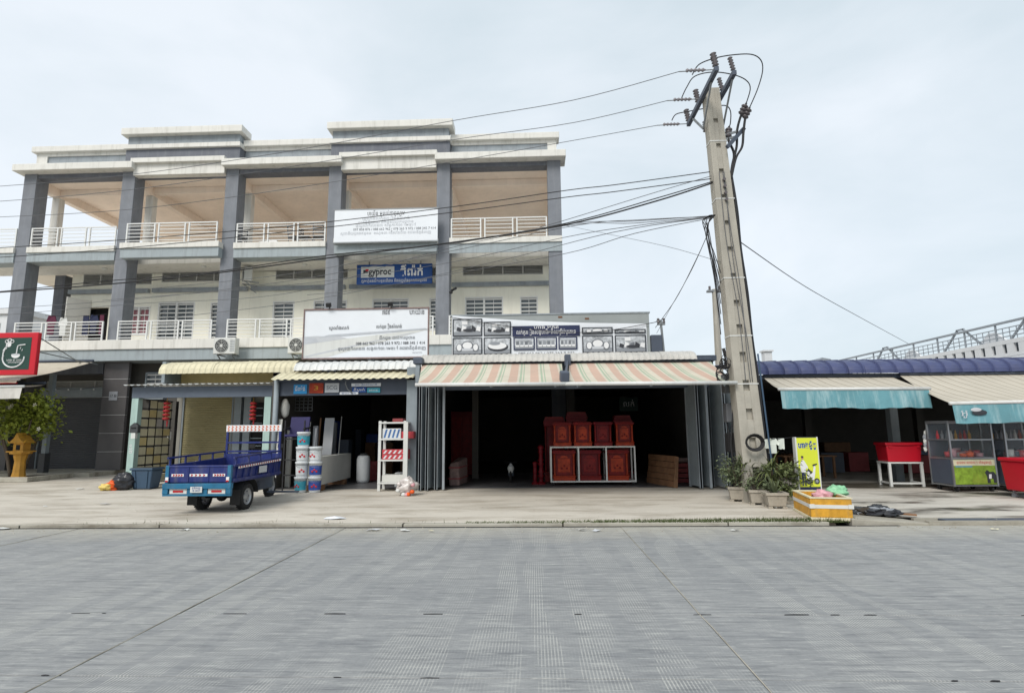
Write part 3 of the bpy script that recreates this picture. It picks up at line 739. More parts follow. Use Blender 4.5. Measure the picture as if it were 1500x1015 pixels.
p = [at(66, 462, 22.4), at(110, 464, 22.4), at(156, 460, 22.4)]
solo(MB().tube(p, .008, 4), 'clothes_line', M['cable'], 'clothes line strung along the balcony above the railing', 'clothes line', p[0])
# ---------------------------------------------------------------- dining chairs on the middle terrace
def terrace_chair():
    t = thing('terrace_chair', 'dark chair on the roof terrace', 'chair', local=True)
    MB().box(-.22, .22, -.22, .22, .42, .46).build('seat', M['cable_thin'], t)
    for x, y in ((-.2, -.2), (.2, -.2), (.2, .2), (-.2, .2)): MB().cyl((x, y, 0), (x*.95, y*.95, .42), .018, n=6).build('leg', M['cable_thin'], t)
    b = MB().bar((-.2, .21, .46), (-.2, .27, .92), .03, .03).bar((.2, .21, .46), (.2, .27, .92), .03, .03).build('backrest', M['cable_thin'], t)
    for k in range(4): MB().box(-.19, .19, .235+.012*k, .25+.012*k, .55+.1*k, .6+.1*k).build('slat', M['cable_thin'], b)
    return t
tc0 = terrace_chair()
for k, (px, lb) in enumerate(((352, 'dark chair at the left end of the middle roof terrace'), (432, 'dark chair near the middle of the terrace railing'), (447, 'dark chair turned sideways on the middle roof terrace'), (466, 'dark chair at the column end of the middle roof terrace'))):
    o = tc0 if k == 0 else copy_tree(tc0)
    place(o, (at(px, 350, 22.7).x, 22.75, 9.295), [.3, 2.6, 1.4, 3.4][k], lb, 'chairs on the roof terrace')
t = thing('terrace_table', 'white draped table among the chairs on the roof terrace', 'table', (at(400, 350, 23).x, 23.2, 9.295))
MB().hexa([(at(372, 350, 23).x, 22.9, 9.3), (at(420, 350, 23).x, 22.9, 9.3), (at(420, 350, 23).x, 23.6, 9.3), (at(372, 350, 23).x, 23.6, 9.3), (at(380, 350, 23).x, 22.95, 9.7), (at(405, 350, 23).x, 22.95, 9.75), (at(405, 350, 23).x, 23.5, 9.75), (at(380, 350, 23).x, 23.5, 9.7)]).build('tablecloth', M['white_ink'], t, bev=.03)
MB().box(at(386, 350, 23).x, at(400, 350, 23).x, 23.0, 23.4, 9.751, 9.78).build('table_top', M['plastic_white'], t)
# security camera on the end house
t = thing('security_camera', 'small black security camera on the grey column of the end house', 'security camera', at(662, 427, 21.95))
q = at(662, 427, 21.95)
MB().box(q.x-.06, q.x+.02, 21.9, 21.98, q.z-.08, q.z+.02).build('mount', M['cable'], t); MB().cyl((q.x, 21.9, q.z+.03), (q.x+.2, 21.65, q.z+.05), .05, n=10).build('lens_tube', M['cable'], t); MB().ball((q.x-.02, 21.85, q.z-.06), .07, 10, 6).build('dome', M['cable'], t, smooth=True)
# ================================================================ THE SHOP SHEDS IN FRONT OF THE ROW
# ---- furniture shop
FS = thing('furniture_shop', 'open fronted furniture shop shed under the striped awnings', 'shop', (.8, 15.5, .1))
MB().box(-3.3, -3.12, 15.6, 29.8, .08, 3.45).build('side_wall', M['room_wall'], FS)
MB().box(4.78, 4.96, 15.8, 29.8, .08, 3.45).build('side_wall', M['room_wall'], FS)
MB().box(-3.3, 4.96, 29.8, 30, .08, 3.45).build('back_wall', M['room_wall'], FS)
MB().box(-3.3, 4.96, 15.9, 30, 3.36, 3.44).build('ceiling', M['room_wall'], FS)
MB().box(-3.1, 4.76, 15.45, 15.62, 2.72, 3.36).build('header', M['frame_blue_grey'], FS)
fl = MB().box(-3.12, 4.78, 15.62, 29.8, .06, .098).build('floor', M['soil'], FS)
ty = 15.66
tile0 = None
for r in range(9):
    for c in range(13):
        x = -3.1+c*.604; y = ty+r*.604
        if tile0 is None: tile0 = MB().box(x, x+.598, y, y+.598, .09, .112).build('floor_tile', M['room_floor'], fl)
        else: piece(tile0, (x+3.1, y-ty, random.uniform(-.001, .001)))
MB().box(1.2, 1.5, 20.9, 21.2, .11, 3.36).build('column', M['room_wall'], FS)
MB().box(-2.0, -1.8, 18.6, 18.8, .11, 3.36).build('column', M['room_wall'], FS)
corrugated('roof_sheet', M['grey_sheet'], FS, -3.05, 4.35, [(15.16, 3.44), (15.2, 3.52), (15.27, 3.59), (15.38, 3.65), (15.55, 3.7), (15.9, 3.75), (18, 3.9), (21.5, 4.15)], .15, .008, .93)
MB().box(-3.0, 4.3, 15.35, 15.45, 3.37, 3.45).build('roof_rail', M['steel_dark'], FS)
MB().box(4.3, 5.0, 15.6, 21.5, 3.46, 3.6).build('roof_edge', M['steel_dark'], FS)
# folding doors pushed to each side: zigzag leaves
def folding(x0, y0, n, w, dx, label):
    d = thing('folding_door', label, 'folding door', (x0, y0, .1), group='folded door leaves of the furniture shop')
    for k in range(n):
        s = 1 if k % 2 else -1; x = x0+k*dx
        a, b = (x, y0-s*w/2), (x+dx*.86, y0+s*w/2)
        lf = MB().bar((a[0], a[1], 1.47), (b[0], b[1], 1.47), .035, 2.62).build('leaf', M['steel_grey'], d)
        for q in (a, b): MB().box(q[0]-.03, q[0]+.03, q[1]-.03, q[1]+.03, .12, 2.78).build('stile', M['panel_paint'], lf)
    return d
folding(-3.05, 15.2, 4, .5, .09, 'grey folding door leaves beside the paint shop, next to the shelf rack')
folding(-2.66, 15.35, 3, .5, .1, 'grey folding door leaves at the inner left of the furniture opening')
folding(4.12, 15.35, 3, .55, .13, 'grey folding door leaves right behind the leaning planks')
folding(4.72, 15.2, 3, .6, .16, 'outermost grey folding door leaves beside the utility pole')
# striped awnings
def awning(label, pts_back, pts_front, m, sag=.08, valance=None, vm=None, cat='awning', bar=True, arms=True, group=None):
    (x0, y0, z0), (x1, y1, z1) = pts_back; (x2, y2, z2), (x3, y3, z3) = pts_front
    t = thing('awning', label, cat, (x0, y0, z0), group=group)
    def fn(u, v):
        a = Vector((x0, y0, z0)).lerp(Vector((x1, y1, z1)), u); b = Vector((x2, y2, z2)).lerp(Vector((x3, y3, z3)), u)
        p = a.lerp(b, v); p.z -= sag*math.sin(PI*v)*(.7+.3*math.sin(u*PI*6)); return p
    mb = MB(); mb.grid(fn, 40, 8); n0 = len(mb.v)
    mb.grid(lambda u, v: fn(u, v)-Vector((0, 0, .006)), 40, 8)
    mb.build('cloth', m, t, smooth=True)
    if bar:
        MB().tube([(x2-.05, y2-.02, z2), (x3+.05, y3-.02, z3)], .04, 8).build('front_bar', M['white_sheet'], t, smooth=True)
        MB().tube([(x0, y0+.02, z0+.06), (x1, y1+.02, z1+.06)], .05, 8).build('roller', M['steel_dark'], t, smooth=True)
    if arms:
        for u in (.06, .5, .94):
            a = Vector((x0, y0, z0)).lerp(Vector((x1, y1, z1)), u); b = Vector((x2, y2, z2)).lerp(Vector((x3, y3, z3)), u); mid = a.lerp(b, .5)+Vector((.35, 0, -.22))
            MB().tube([a-Vector((0, 0, .12)), mid, b-Vector((0, 0, .05))], .022, 6).build('arm', M['steel_grey'], t)
    if valance:
        nv = 60
        mb = MB(); mb.grid(lambda u, v: (x2+(x3-x2)*u, y2-.03+(y3-y2)*u+.02*v*math.sin(u*34+math.sin(u*9)*2)-.05*v, z2+(z3-z2)*u-.02-v*(valance+.008*math.sin(u*50)+.012*math.sin(u*13))), nv, 4)
        mb.build('valance', vm, t, smooth=True)
    return t
awning('long striped awning in pink, green and cream, its left half over the furniture opening', [(-3.02, 15.3, 3.42), (.78, 15.3, 3.4)], [(-2.52, 12.35, 2.62), (.66, 12.35, 2.6)], M['stripe'], .07, group='striped awnings over the furniture shop')
awning('striped awning in pink, green and cream over the right half of the furniture opening', [(.98, 15.3, 3.4), (4.75, 15.3, 3.38)], [(.74, 12.35, 2.6), (4.3, 12.35, 2.58)], M['stripe'], .07, group='striped awnings over the furniture shop')
t = thing('awning_motor', 'dark motor housing between the two striped awnings', 'awning motor', (.9, 14.6, 2.9))
MB().obox((.7, 12.75, 2.8), (.1, .12, .12), (.25, 0, .1)).build('housing', M['steel_dark'], t, bev=.03)
MB().box(.84, 1.0, 15.0, 15.3, 3.3, 3.6).build('bracket', M['steel_dark'], t, bev=.02); MB().bar((.74, 12.85, 2.86), (.92, 15.1, 3.42), .05, .08).build('arm', M['steel_dark'], t)
t = thing('awning_bracket', 'dark bracket at the left end of the striped awning', 'awning bracket', (-3.05, 15.2, 3.3))
MB().box(-3.2, -2.95, 15.0, 15.25, 3.4, 3.58).build('plate', M['steel_dark'], t, bev=.02); MB().box(-3.14, -3.02, 15.05, 15.2, 2.9, 3.4).build('arm', M['steel_grey'], t, bev=.02)
# furniture billboard: grey board, sagging photo banner in front
BB = thing('billboard', 'wide furniture billboard with grey photos of sofas and a peeled grey top', 'billboard', (.5, 16.2, 3.72))
MB().box(-2.35, 3.36, 16.26, 16.36, 3.72, 4.93).build('board', M['board_grey'], BB)
MB().box(-2.38, 3.39, 16.24, 16.4, 4.93, 4.97).build('frame_top', M['panel_paint'], BB)
for x in (-2.2, .5, 3.2): MB().bar((x, 16.4, 3.8), (x, 17.4, 3.9), .05, .05).bar((x, 16.4, 4.8), (x, 17.4, 3.95), .05, .05).build('brace', M['galv'], BB)
def topz(x): return 4.95-(x+2.33)/5.6*.33-.06*math.sin(PI*(x+2.33)/5.6)
mb = MB(); mb.grid(lambda u, v: (-2.33+5.6*u, 16.235-.02*math.sin(v*PI)*math.sin(u*9)**2, 3.74+(topz(-2.33+5.6*u)-3.74)*v), 40, 3)
mb.build('banner', M['board_white'], BB, smooth=True)
def flat(poly, y, m, parent, name, d=.004): return MB().prism(poly, (0, y, 0), (1, 0, 0), (0, 0, 1), (0, d, 0)).build(name, m, parent)
def rect(x0, x1, z0, z1): return [(x0, z0), (x1, z0), (x1, z1), (x0, z1)]
def ell(cx, cz, a, b, n=16, t0=0, t1=2*PI): return [(cx+a*math.cos(t0+(t1-t0)*k/n), cz+b*math.sin(t0+(t1-t0)*k/n)) for k in range(n if t1-t0 > 6.2 else n+1)]
YB = 16.2
def photo(x0, x1, z0, z1, kind, frame='print_dark'):
    w, h = x1-x0, z1-z0
    fr = flat(rect(x0, x1, z0, z1), YB, M['print_dark' if kind != 3 else 'navy_print'], BB, 'photo', .003)
    flat(rect(x0+.035, x1-.035, z0+.035, z1-.035), YB-.004, M['photo_grey'], fr, 'picture', .003)
    X = lambda u: x0+.035+(w-.07)*u; Z = lambda v: z0+.035+(h-.07)*v
    y = YB-.008
    flat([(X(0), Z(0)), (X(1), Z(0)), (X(1), Z(.28)), (X(0), Z(.22))], y, M['print_grey'], fr, 'carpet', .003)
    y -= .004
    if kind == 0:       # armchair sofa
        flat(ell(X(.5), Z(.55), w*.2, h*.26), y, M['ink_grey'], fr, 'sofa_back', .003); flat(ell(X(.5), Z(.55), w*.16, h*.2), y-.004, M['white_ink'], fr, 'sofa_cushion', .003)
        for s in (.2, .8): flat(ell(X(s), Z(.4), w*.11, h*.24), y-.004, M['ink_grey'], fr, 'armrest', .003); flat(ell(X(s), Z(.42), w*.08, h*.19), y-.008, M['white_ink'], fr, 'armrest', .003)
        flat(rect(X(.3), X(.7), Z(.18), Z(.36)), y-.008, M['print_light'], fr, 'seat', .003)
    elif kind == 1:     # round bed
        flat(ell(X(.52), Z(.42), w*.38, h*.26), y, M['ink_dark'], fr, 'bed_base', .003); flat(ell(X(.5), Z(.5), w*.34, h*.2), y-.004, M['white_ink'], fr, 'mattress', .003); flat(ell(X(.4), Z(.66), w*.2, h*.1), y-.008, M['print_grey'], fr, 'pillow', .003)
    elif kind == 2:     # cluttered living room
        for k in range(5):
            u = .1+.18*k; flat([(X(u), Z(.3)), (X(u+.15), Z(.22)), (X(u+.17), Z(.45+.08*(k % 3))), (X(u+.03), Z(.55+.1*(k % 2)))], y-.003*k, M[('ink_dark', 'white_ink', 'ink_grey')[k % 3]], fr, 'armchair', .003)
        flat(ell(X(.55), Z(.32), w*.2, h*.08), y-.018, M['ink_dark'], fr, 'low_table', .003)
        flat(rect(X(.3), X(.5), Z(.7), Z(.92)), y, M['white_ink'], fr, 'lamp', .003)
    else:               # row of chairs
        for k in range(4):
            u = .08+.23*k; flat(rect(X(u), X(u+.15), Z(.3), Z(.72)), y, M[('ink_grey', 'print_grey')[k % 2]], fr, 'chair_back', .003); flat(rect(X(u-.02), X(u+.17), Z(.18), Z(.36)), y-.004, M['white_ink'], fr, 'chair_seat', .003)
        flat(rect(X(.1), X(.9), Z(.8), Z(.95)), y, M['ink_faint'], fr, 'wall_panel', .003)
for (x0, x1, z0, z1, k) in ((-2.31, -1.45, 4.32, 4.84, 2), (-1.41, -.62, 4.32, 4.74, 2), (-2.31, -1.45, 3.78, 4.28, 0), (-1.41, -.62, 3.78, 4.28, 1), (-.55, .06, 3.9, 4.27, 3), (.1, .7, 3.9, 4.27, 3), (.74, 1.28, 3.9, 4.27, 3), (1.42, 2.3, 4.33, 4.53, 0), (1.42, 2.3, 3.78, 4.29, 0), (2.35, 3.24, 4.33, 4.46, 2), (2.35, 3.24, 3.78, 4.29, 2)):
    photo(x0, x1, z0, z1, k)
nv = flat(rect(-.58, 1.36, 4.29, 4.6), YB, M['navy_print'], BB, 'title_panel')
text('លក់គ្រឿងសង្ហារឹមពីឈើគ្រប់ប្រភេទ', .17, M['white_ink'], BB, (.39, YB-.006, 4.41), width=1.7)
text('ហាង មករា', .13, M['white_ink'], BB, (.4, YB-.006, 4.55), width=.7)
text('088 662 962 / 078 263 9 972', .085, M['ink_dark'], BB, (.39, YB-.006, 3.8), width=1.6)
for k, (x, z) in enumerate(((-.15, 4.9), (.62, 4.84))): flat(rect(x+.9, x+1.02, z-.07, z-.02), 16.25, M['rust'], BB, 'rust_patch')
# meter box and short post right of the billboard
t = thing('meter_box', 'grey electric box on a short post right of the furniture billboard', 'electric box', (3.6, 16.3, 3.7))
q = at(958, 500, 16.4)
MB().box(3.4, 3.72, 16.3, 16.5, 3.75, 4.3).build('box', M['steel_dark'], t, bev=.015); MB().cyl((3.78, 16.4, 3.6), (3.72, 16.4, 4.75), .035).build('post', M['galv'], t); MB().box(3.62, 3.84, 16.36, 16.44, 4.6, 4.65).build('crossbar', M['galv'], t)
for dx in (-.08, .08): MB().lathe(3.73+dx, 16.4, [(.03, 4.65), (.045, 4.69), (.03, 4.73), (.045, 4.77), (.02, 4.8)], 8).build('insulator', M['insulator'], t)
# ---- paint shop in the middle
PS = thing('paint_shop', 'middle shop shed selling paint and boards under cream and white ribbed roofs', 'shop', (-5.2, 15.4, .1))
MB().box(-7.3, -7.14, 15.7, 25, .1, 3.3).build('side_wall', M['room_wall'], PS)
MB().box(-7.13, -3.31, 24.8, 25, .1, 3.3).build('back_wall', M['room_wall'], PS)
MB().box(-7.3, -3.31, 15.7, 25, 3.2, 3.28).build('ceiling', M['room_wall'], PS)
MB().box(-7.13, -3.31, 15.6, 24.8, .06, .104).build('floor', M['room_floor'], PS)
MB().box(-7.12, -3.34, 15.42, 15.58, 2.62, 3.02).build('header', M['steel_dark'], PS)
MB().cyl((-7.02, 15.35, .1), (-7.02, 15.35, 3.1), .07, n=12).build('post', M['steel_grey'], PS, smooth=True)
MB().box(-3.42, -3.14, 15.3, 15.7, .1, 3.35).build('post', M['steel_grey'], PS)
corrugated('roof_sheet', M['cream_sheet'], PS, -7.05, -3.2, [(15.02, 3.02), (15.3, 3.13), (15.75, 3.3)], .2, .016, .96)
corrugated('upper_roof_sheet', M['white_sheet'], PS, -6.65, -2.95, [(15.52, 3.32), (15.56, 3.42), (15.66, 3.52), (15.95, 3.6), (17, 3.68), (21.5, 4.0)], .2, .016, .92)
MB().box(-7.05, -3.2, 15.3, 15.4, 3.0, 3.06).build('roof_rail', M['steel_dark'], PS)
for k, (px0, px1, py0, py1, m1, s, tm) in enumerate(((430, 450, 563, 577, 'sky_print', 'ជីពម៉ង់', 'white_ink'), (453, 474, 561, 576, 'wood_orange', '3', 'gold'), (476, 497, 561, 575, 'print_light', 'SCG', 'ink_grey'), (515, 558, 561, 566, 'board_white', 'គ្រឿងសំណង់', 'blue_print'), (516, 537, 567, 575, 'blue_print', 'គីប្រក់', 'white_ink'), (538, 557, 568, 575, 'label_teal', 'zinc', 'white_ink'), (498, 525, 574, 578, 'board_white', 'ក្បឿង', 'blue_print'))):
    x0, x1, z0, z1 = gp(px0, px1, py0, py1, 15.4)
    lab = ['square sky blue sign at the left of the paint shop header', 'small brown and gold sign on the paint shop header', 'small pale sign on the paint shop header', 'long white and blue strip sign on the paint shop header', 'small dark blue sign under the white strip on the header', 'small teal sign with white lettering on the header', 'narrow white strip sign low on the header'][k]
    t = thing('shop_sign', lab, 'sign', ((x0+x1)/2, 15.4, z0), group='small signs on the paint shop header')
    MB().box(x0, x1, 15.39-.003*k, 15.415, z0, z1).build('panel', M[m1], t); 
    if s: text(s, (z1-z0)*.6, M[tm], t, ((x0+x1)/2, 15.384-.003*k, (z0+z1)/2), width=(x1-x0)*(.75 if k != 1 else .3))
t = thing('cable_loop', 'grey cable hanging in a loop over the paint shop header', 'cable', at(507, 560, 15.35))
MB().tube([at(508, 552, 15.34), at(506, 562, 15.34), at(509, 570, 15.34), at(516, 576, 15.34)], .015, 5).build('loop', M['galv'], t)
# ---- lantern shed
LS = thing('lantern_shed', 'shed with a dark blue grey frame, mint posts and red lanterns below a cream roof', 'shop', (-9.6, 16.4, .1))
MB().box(-11.72, -7.5, 16.25, 16.4, 2.66, 2.98).build('header', M['frame_blue_grey'], LS)
for x in (-11.62, -7.68): MB().box(x-.1, x+.1, 16.26, 16.46, .1, 2.658).build('post', M['mint_post'], LS, bev=.01)
MB().box(-7.45, -7.31, 16.25, 16.4, .1, 3.0).build('post', M['steel_dark'], LS)
corrugated('roof_sheet', M['white_sheet'], LS, -11.85, -7.4, [(16.0, 3.02), (16.6, 3.07), (17.4, 3.12)], .19, .02, .9)
corrugated('upper_roof_sheet', M['cream_sheet'], LS, -11.0, -6.95, [(16.28, 3.36), (16.3, 3.5), (16.4, 3.64), (16.6, 3.73), (17.2, 3.8), (21.5, 4.15)], .17, .012, .8)
MB().box(-11.0, -7.0, 17.3, 17.36, 3.13, 3.55).build('back_panel', M['sheet_yellow'], LS)
MB().box(-11.0, -7.0, 17.25, 17.4, 3.55, 3.7).build('roof_beam', M['steel_dark'], LS)
MB().box(-11.05, -10.95, 16.5, 21.5, 3.12, 3.75).build('side_panel', M['steel_grey'], LS)
MB().box(-11.7, -11.5, 18.35, 22.5, .1, 3.1).build('side_wall', M['shed_wall'], LS)
MB().box(-9.8, -7.35, 18.35, 18.5, .1, 3.1).build('front_wall', M['shed_wall'], LS)
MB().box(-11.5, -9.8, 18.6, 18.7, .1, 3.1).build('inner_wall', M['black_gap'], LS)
MB().box(-11.72, -7.4, 17.42, 18.6, 3.1, 3.16).build('ceiling', M['white_sheet'], LS)
s = shutter(LS, -11.45, -9.85, .12, 2.9, 18.4, M['shutter_beige'], .075)
for px in (348, 362): 
    q = at(px, 640, 18.2); MB().box(q.x-.11, q.x+.11, 18.1, 18.33, .1, 3.1).build('pillar', M['steel_grey'], LS)
q = at(377, 610, 18.25); wi = MB().box(q.x-.22, q.x+.22, 18.2, 18.34, 1.0, 2.6).build('window', M['black_gap'], LS)
for k in range(6): MB().box(q.x-.2, q.x+.2, 18.17, 18.195, 1.2+k*.24, 1.23+k*.24).build('grille_bar', M['steel_grey'], wi)
# lattice side screen holding cream boards
SC = thing('lattice_screen', 'dark lattice screen filled with cream boards on the left of the shutter', 'screen', (-11.55, 17.2, .1))
fr = MB()
for y in (16.5, 16.85, 17.2, 17.55, 17.9): fr.box(-11.6, -11.565, y-.015, y+.015, .11, 2.65)
for k in range(10): fr.box(-11.602, -11.562, 16.5, 17.95, .15+k*.275, .18+k*.275)
fr.build('lattice', M['black_gap'], SC)
for a in range(4):
    for k in range(9):
        if (a, k) in ((3, 6), (0, 8), (2, 6), (1, 0)): continue
        MB().box(-11.60, -11.575+random.uniform(0, .012), 16.52+a*.35+random.uniform(0, .02), 16.84+a*.35-random.uniform(0, .02), .19+k*.275, .42+k*.275-random.uniform(0, .03)).build('board', M['sheet_yellow'] if (a+k) % 4 == 0 else M['cream_sheet'], SC)
MB().cyl((-11.45, 18.0, .1), (-11.45, 18.0, 2.65), .04).build('post', M['black_gap'], SC)
# lantern strings
def lanterns(px, py0, py1, Y, label):
    a, b = at(px, py0, Y), at(px, py1, Y); t = thing('lantern_string', label, 'lanterns', a, group='red lantern strings under the header')
    MB().tube([a+Vector((0, 0, .12)), b-Vector((0, 0, .05))], .008, 4).build('cord', M['gold'], t)
    n = 5; h = (a.z-b.z)/n
    for k in range(n):
        z = a.z-h*(k+.5); lt = MB().lathe(a.x, Y, [(.03, z-h*.42), (.085, z-h*.25), (.1, z), (.085, z+h*.25), (.03, z+h*.42)], 10).build('lantern', M['lantern_red'], t, smooth=True)
        MB().lathe(a.x, Y, [(.035, z+h*.42), (.035, z+h*.48)], 8).build('cap', M['gold'], lt)
    MB().tube([b, b-Vector((0, 0, .18))], [.025, .012], 6).build('tassel', M['lantern_red'], t)
lanterns(245, 588, 616, 16.5, 'string of red lanterns hanging in front of the lattice screen')
lanterns(371.5, 588, 616, 16.5, 'string of red lanterns hanging beside the mint post above the cargo tricycle')
# letter box on the mint post, meter beside
t = thing('letter_box', 'dark letter box fixed on the left mint post', 'letter box', at(197, 634, 16.2))
x0, x1, z0, z1 = gp(191, 204, 621, 634, 16.15)
MB().prism([(x0, z0), (x1, z0), (x1, z1-.05), ((x0+x1)/2, z1+.04), (x0, z1-.05)], (0, 16.1, 0), (1, 0, 0), (0, 0, 1), (0, .13, 0)).build('case', M['ac_dark'], t, bev=.01)
MB().box(x0+.05, x1-.05, 16.085, 16.098, (z0+z1)/2, (z0+z1)/2+.03).build('slot', M['black_gap'], t); MB().box(x0+.06, x1-.06, 16.1, 16.2, z0-.16, z0-.003).build('meter', M['plastic_white'], t)
t = thing('notice', 'small white notice on the post beside the beige shutter', 'notice', at(248, 637, 17.9)); x0, x1, z0, z1 = gp(245, 251, 632, 644, 17.9)
MB().box(x0, x1, 17.9, 17.92, z0, z1).build('sheet', M['plastic_white'], t)
# vertical number print on the mint post
text('๐១២', .14, M['white_ink'], LS, (-11.62, 16.255, 1.2), rot=(PI/2, PI/2, 0))

# ================================================================ BILLBOARDS AND SIGNS ON THE ROW
# large white board above the paint shop
WB = thing('billboard', 'large worn white billboard with a diagonal grey road picture above the paint shop', 'billboard', (-4.95, 16.5, 3.75))
x0, x1, z0, z1 = -6.8, -3.09, 3.79, 5.23
MB().box(x0, x1, 16.5, 16.56, z0, z1).build('board', M['board_white'], WB)
fr = MB().box(x0-.03, x1+.03, 16.47, 16.58, z1, z1+.04).box(x0-.03, x1+.03, 16.47, 16.58, z0-.04, z0).box(x0-.03, x0, 16.47, 16.58, z0, z1).box(x1, x1+.03, 16.47, 16.58, z0, z1).build('frame', M['wrap'], WB)
for x in (-6.5, -5, -3.4): MB().bar((x, 16.58, 3.85), (x, 17.6, 3.75), .05, .05).bar((x, 16.58, 5.1), (x, 17.6, 3.8), .05, .05).build('brace', M['galv'], WB)
def fz(u, v): return (x0+(x1-x0)*u, z0+(z1-z0)*v)
ys = 16.496
flat([fz(0, .02), fz(.2, .02), fz(1, .56), fz(1, .58), fz(0, .3)], ys, M['plastic_white'], WB, 'road_print')
flat([fz(0, .04), fz(.03, .02), fz(.9, .5), fz(.86, .5)], ys-.003, M['print_light'], WB, 'road_edge')
flat([fz(0, .28), fz(.35, .4), fz(.3, .44), fz(.1, .46), fz(0, .45)], ys-.003, M['print_light'], WB, 'hill_print')
flat([fz(0, .3), fz(.12, .34), fz(.1, .42), fz(0, .44)], ys-.006, M['ink_faint'], WB, 'hill_print')
flat([fz(.12, .42), fz(1, .56), fz(.98, .59), fz(.2, .48)], ys-.006, M['ink_faint'], WB, 'horizon_print')
text('៧៨៩', .2, M['ink_dark'], WB, (-4.35, ys-.006, 5.13), width=.22)
text('បាយ័ន', .2, M['ink_dark'], WB, (-3.42, ys-.006, 5.12), width=.45)
text('ឃ្លាំងលក់', .14, M['ink_dark'], WB, (-5.75, ys-.01, 4.68), width=.6)
text('លក់គ្រឿងសំណង់', .14, M['ink_dark'], WB, (-4.25, ys-.01, 4.7), width=.75)
text('ដឹកជូន ដល់ការដ្ឋាន', .12, M['ink_grey'], WB, (-4.0, ys-.01, 4.36), width=1.05)
text('088 662 962 / 078 263 9 972 / 088 345 1 414', .12, M['ink_dark'], WB, (-4.2, ys-.01, 4.2), width=2.05)
text('ផ្លូវជាតិលេខ៣ សង្កាត់ចោមចៅ រាជធានីភ្នំពេញ', .13, M['ink_grey'], WB, (-4.45, ys-.01, 4.05), width=2.6)
text('www', .09, M['ink_faint'], WB, (-3.4, ys-.01, 3.92), width=.3)
for k, x in enumerate((-6.05, -4.2)):
    t = thing('floodlight', ['small floodlight on the left half of the large white billboard top', 'small floodlight on the right half of the large white billboard top'][k], 'floodlight', (x, 16.5, 5.27), group='floodlights on the white billboard')
    MB().cyl((x, 16.52, 5.26), (x, 16.42, 5.34), .02).build('arm', M['cable'], t); MB().obox((x, 16.38, 5.36), (.07, .05, .06), (.5, 0, 0)).build('lamp_head', M['cable'], t, bev=.01)
# white banner on the fourth terrace
x0, x1, z0, z1 = *gp(491, 641, 353, 307, 21.5)[:2], at(560, 354, 21.5).z, at(560, 307.5, 21.5).z
TB = thing('billboard', 'pale white banner board on the roof terrace railing with faint lines of print', 'billboard', (x0, 21.5, z0))
MB().box(x0, x1, 21.47, 21.52, z0, z1).build('board', M['board_white'], TB)
MB().box(x0-.03, x1+.03, 21.46, 21.53, z0-.05, z0).box(x0-.03, x1+.03, 21.46, 21.53, z1, z1+.04).build('frame', M['galv'], TB)
yy = 21.465; mx_ = (x0+x1)/2; hh = z1-z0
text('បាយ័ន ម្លប់តាព្រហ្ម', .24, M['ink_dark'], TB, (mx_, yy, z0+hh*.87), width=1.5)
for k, (v, wd, s) in enumerate(((.72, 1.9, 'ឃ្លាំងលក់គ្រឿងសំណង់'), (.6, 2.2, 'លក់ដុំនិងរាយ ដឹកជូនដល់ការដ្ឋាន'), (.5, 2.4, 'ផ្លូវជាតិលេខ៣ សង្កាត់ចោមចៅ'), (.26, 3.6, 'ស្ថានីយប្រេងឥន្ធនៈ ខណ្ឌពោធិ៍សែនជ័យ រាជធានីភ្នំពេញ'))):
    text(s, .15, M['ink_faint'], TB, (mx_, yy, z0+hh*v), width=wd)
text('097 858 876 / 088 662 962 / 078 263 9 972 / 088 345 7 414', .14, M['ink_grey'], TB, (mx_+.35, yy, z0+hh*.38), width=3.3)
# blue sign
x0, x1, z0, z1 = *gp(523, 633, 416, 386, 22.9)[:2], at(578, 416, 22.9).z, at(578, 387, 22.9).z
BS = thing('shop_sign', 'blue shop sign with a white name plate hung below the balcony', 'sign', (x0, 22.9, z0))
MB().box(x0, x1, 22.88, 23.0, z0, z1).build('panel', M['blue_print'], BS, bev=.02)
for x in (x0+.5, x1-.5): MB().box(x-.02, x+.02, 22.95, 22.99, z1, 8.7).build('hanger', M['galv'], BS)
W_, H_ = x1-x0, z1-z0
flat(rect(x0+W_*.06, x0+W_*.5, z0+H_*.33, z1-H_*.12), 22.872, M['plastic_white'], BS, 'name_plate')
text('gyproc', .42, M['ink_dark'], BS, (x0+W_*.31, 22.868, z0+H_*.62), width=W_*.3, bold=.01)
flat(rect(x0+W_*.09, x0+W_*.15, z0+H_*.56, z0+H_*.72), 22.868, M['ink_dark'], BS, 'logo')
flat(rect(x0+W_*.12, x0+W_*.16, z0+H_*.66, z0+H_*.76), 22.864, M['red_paint'], BS, 'logo')
text('ជីពរ៉ក់', .5, M['white_ink'], BS, (x0+W_*.73, 22.87, z0+H_*.58), width=W_*.3, bold=.012)
text('ក្រុមហ៊ុនផលិតបន្ទះពិដាន និងជញ្ជាំងគុណភាពខ្ពស់', .17, M['white_ink'], BS, (x0+W_*.5, 22.87, z0+H_*.16), width=W_*.86)
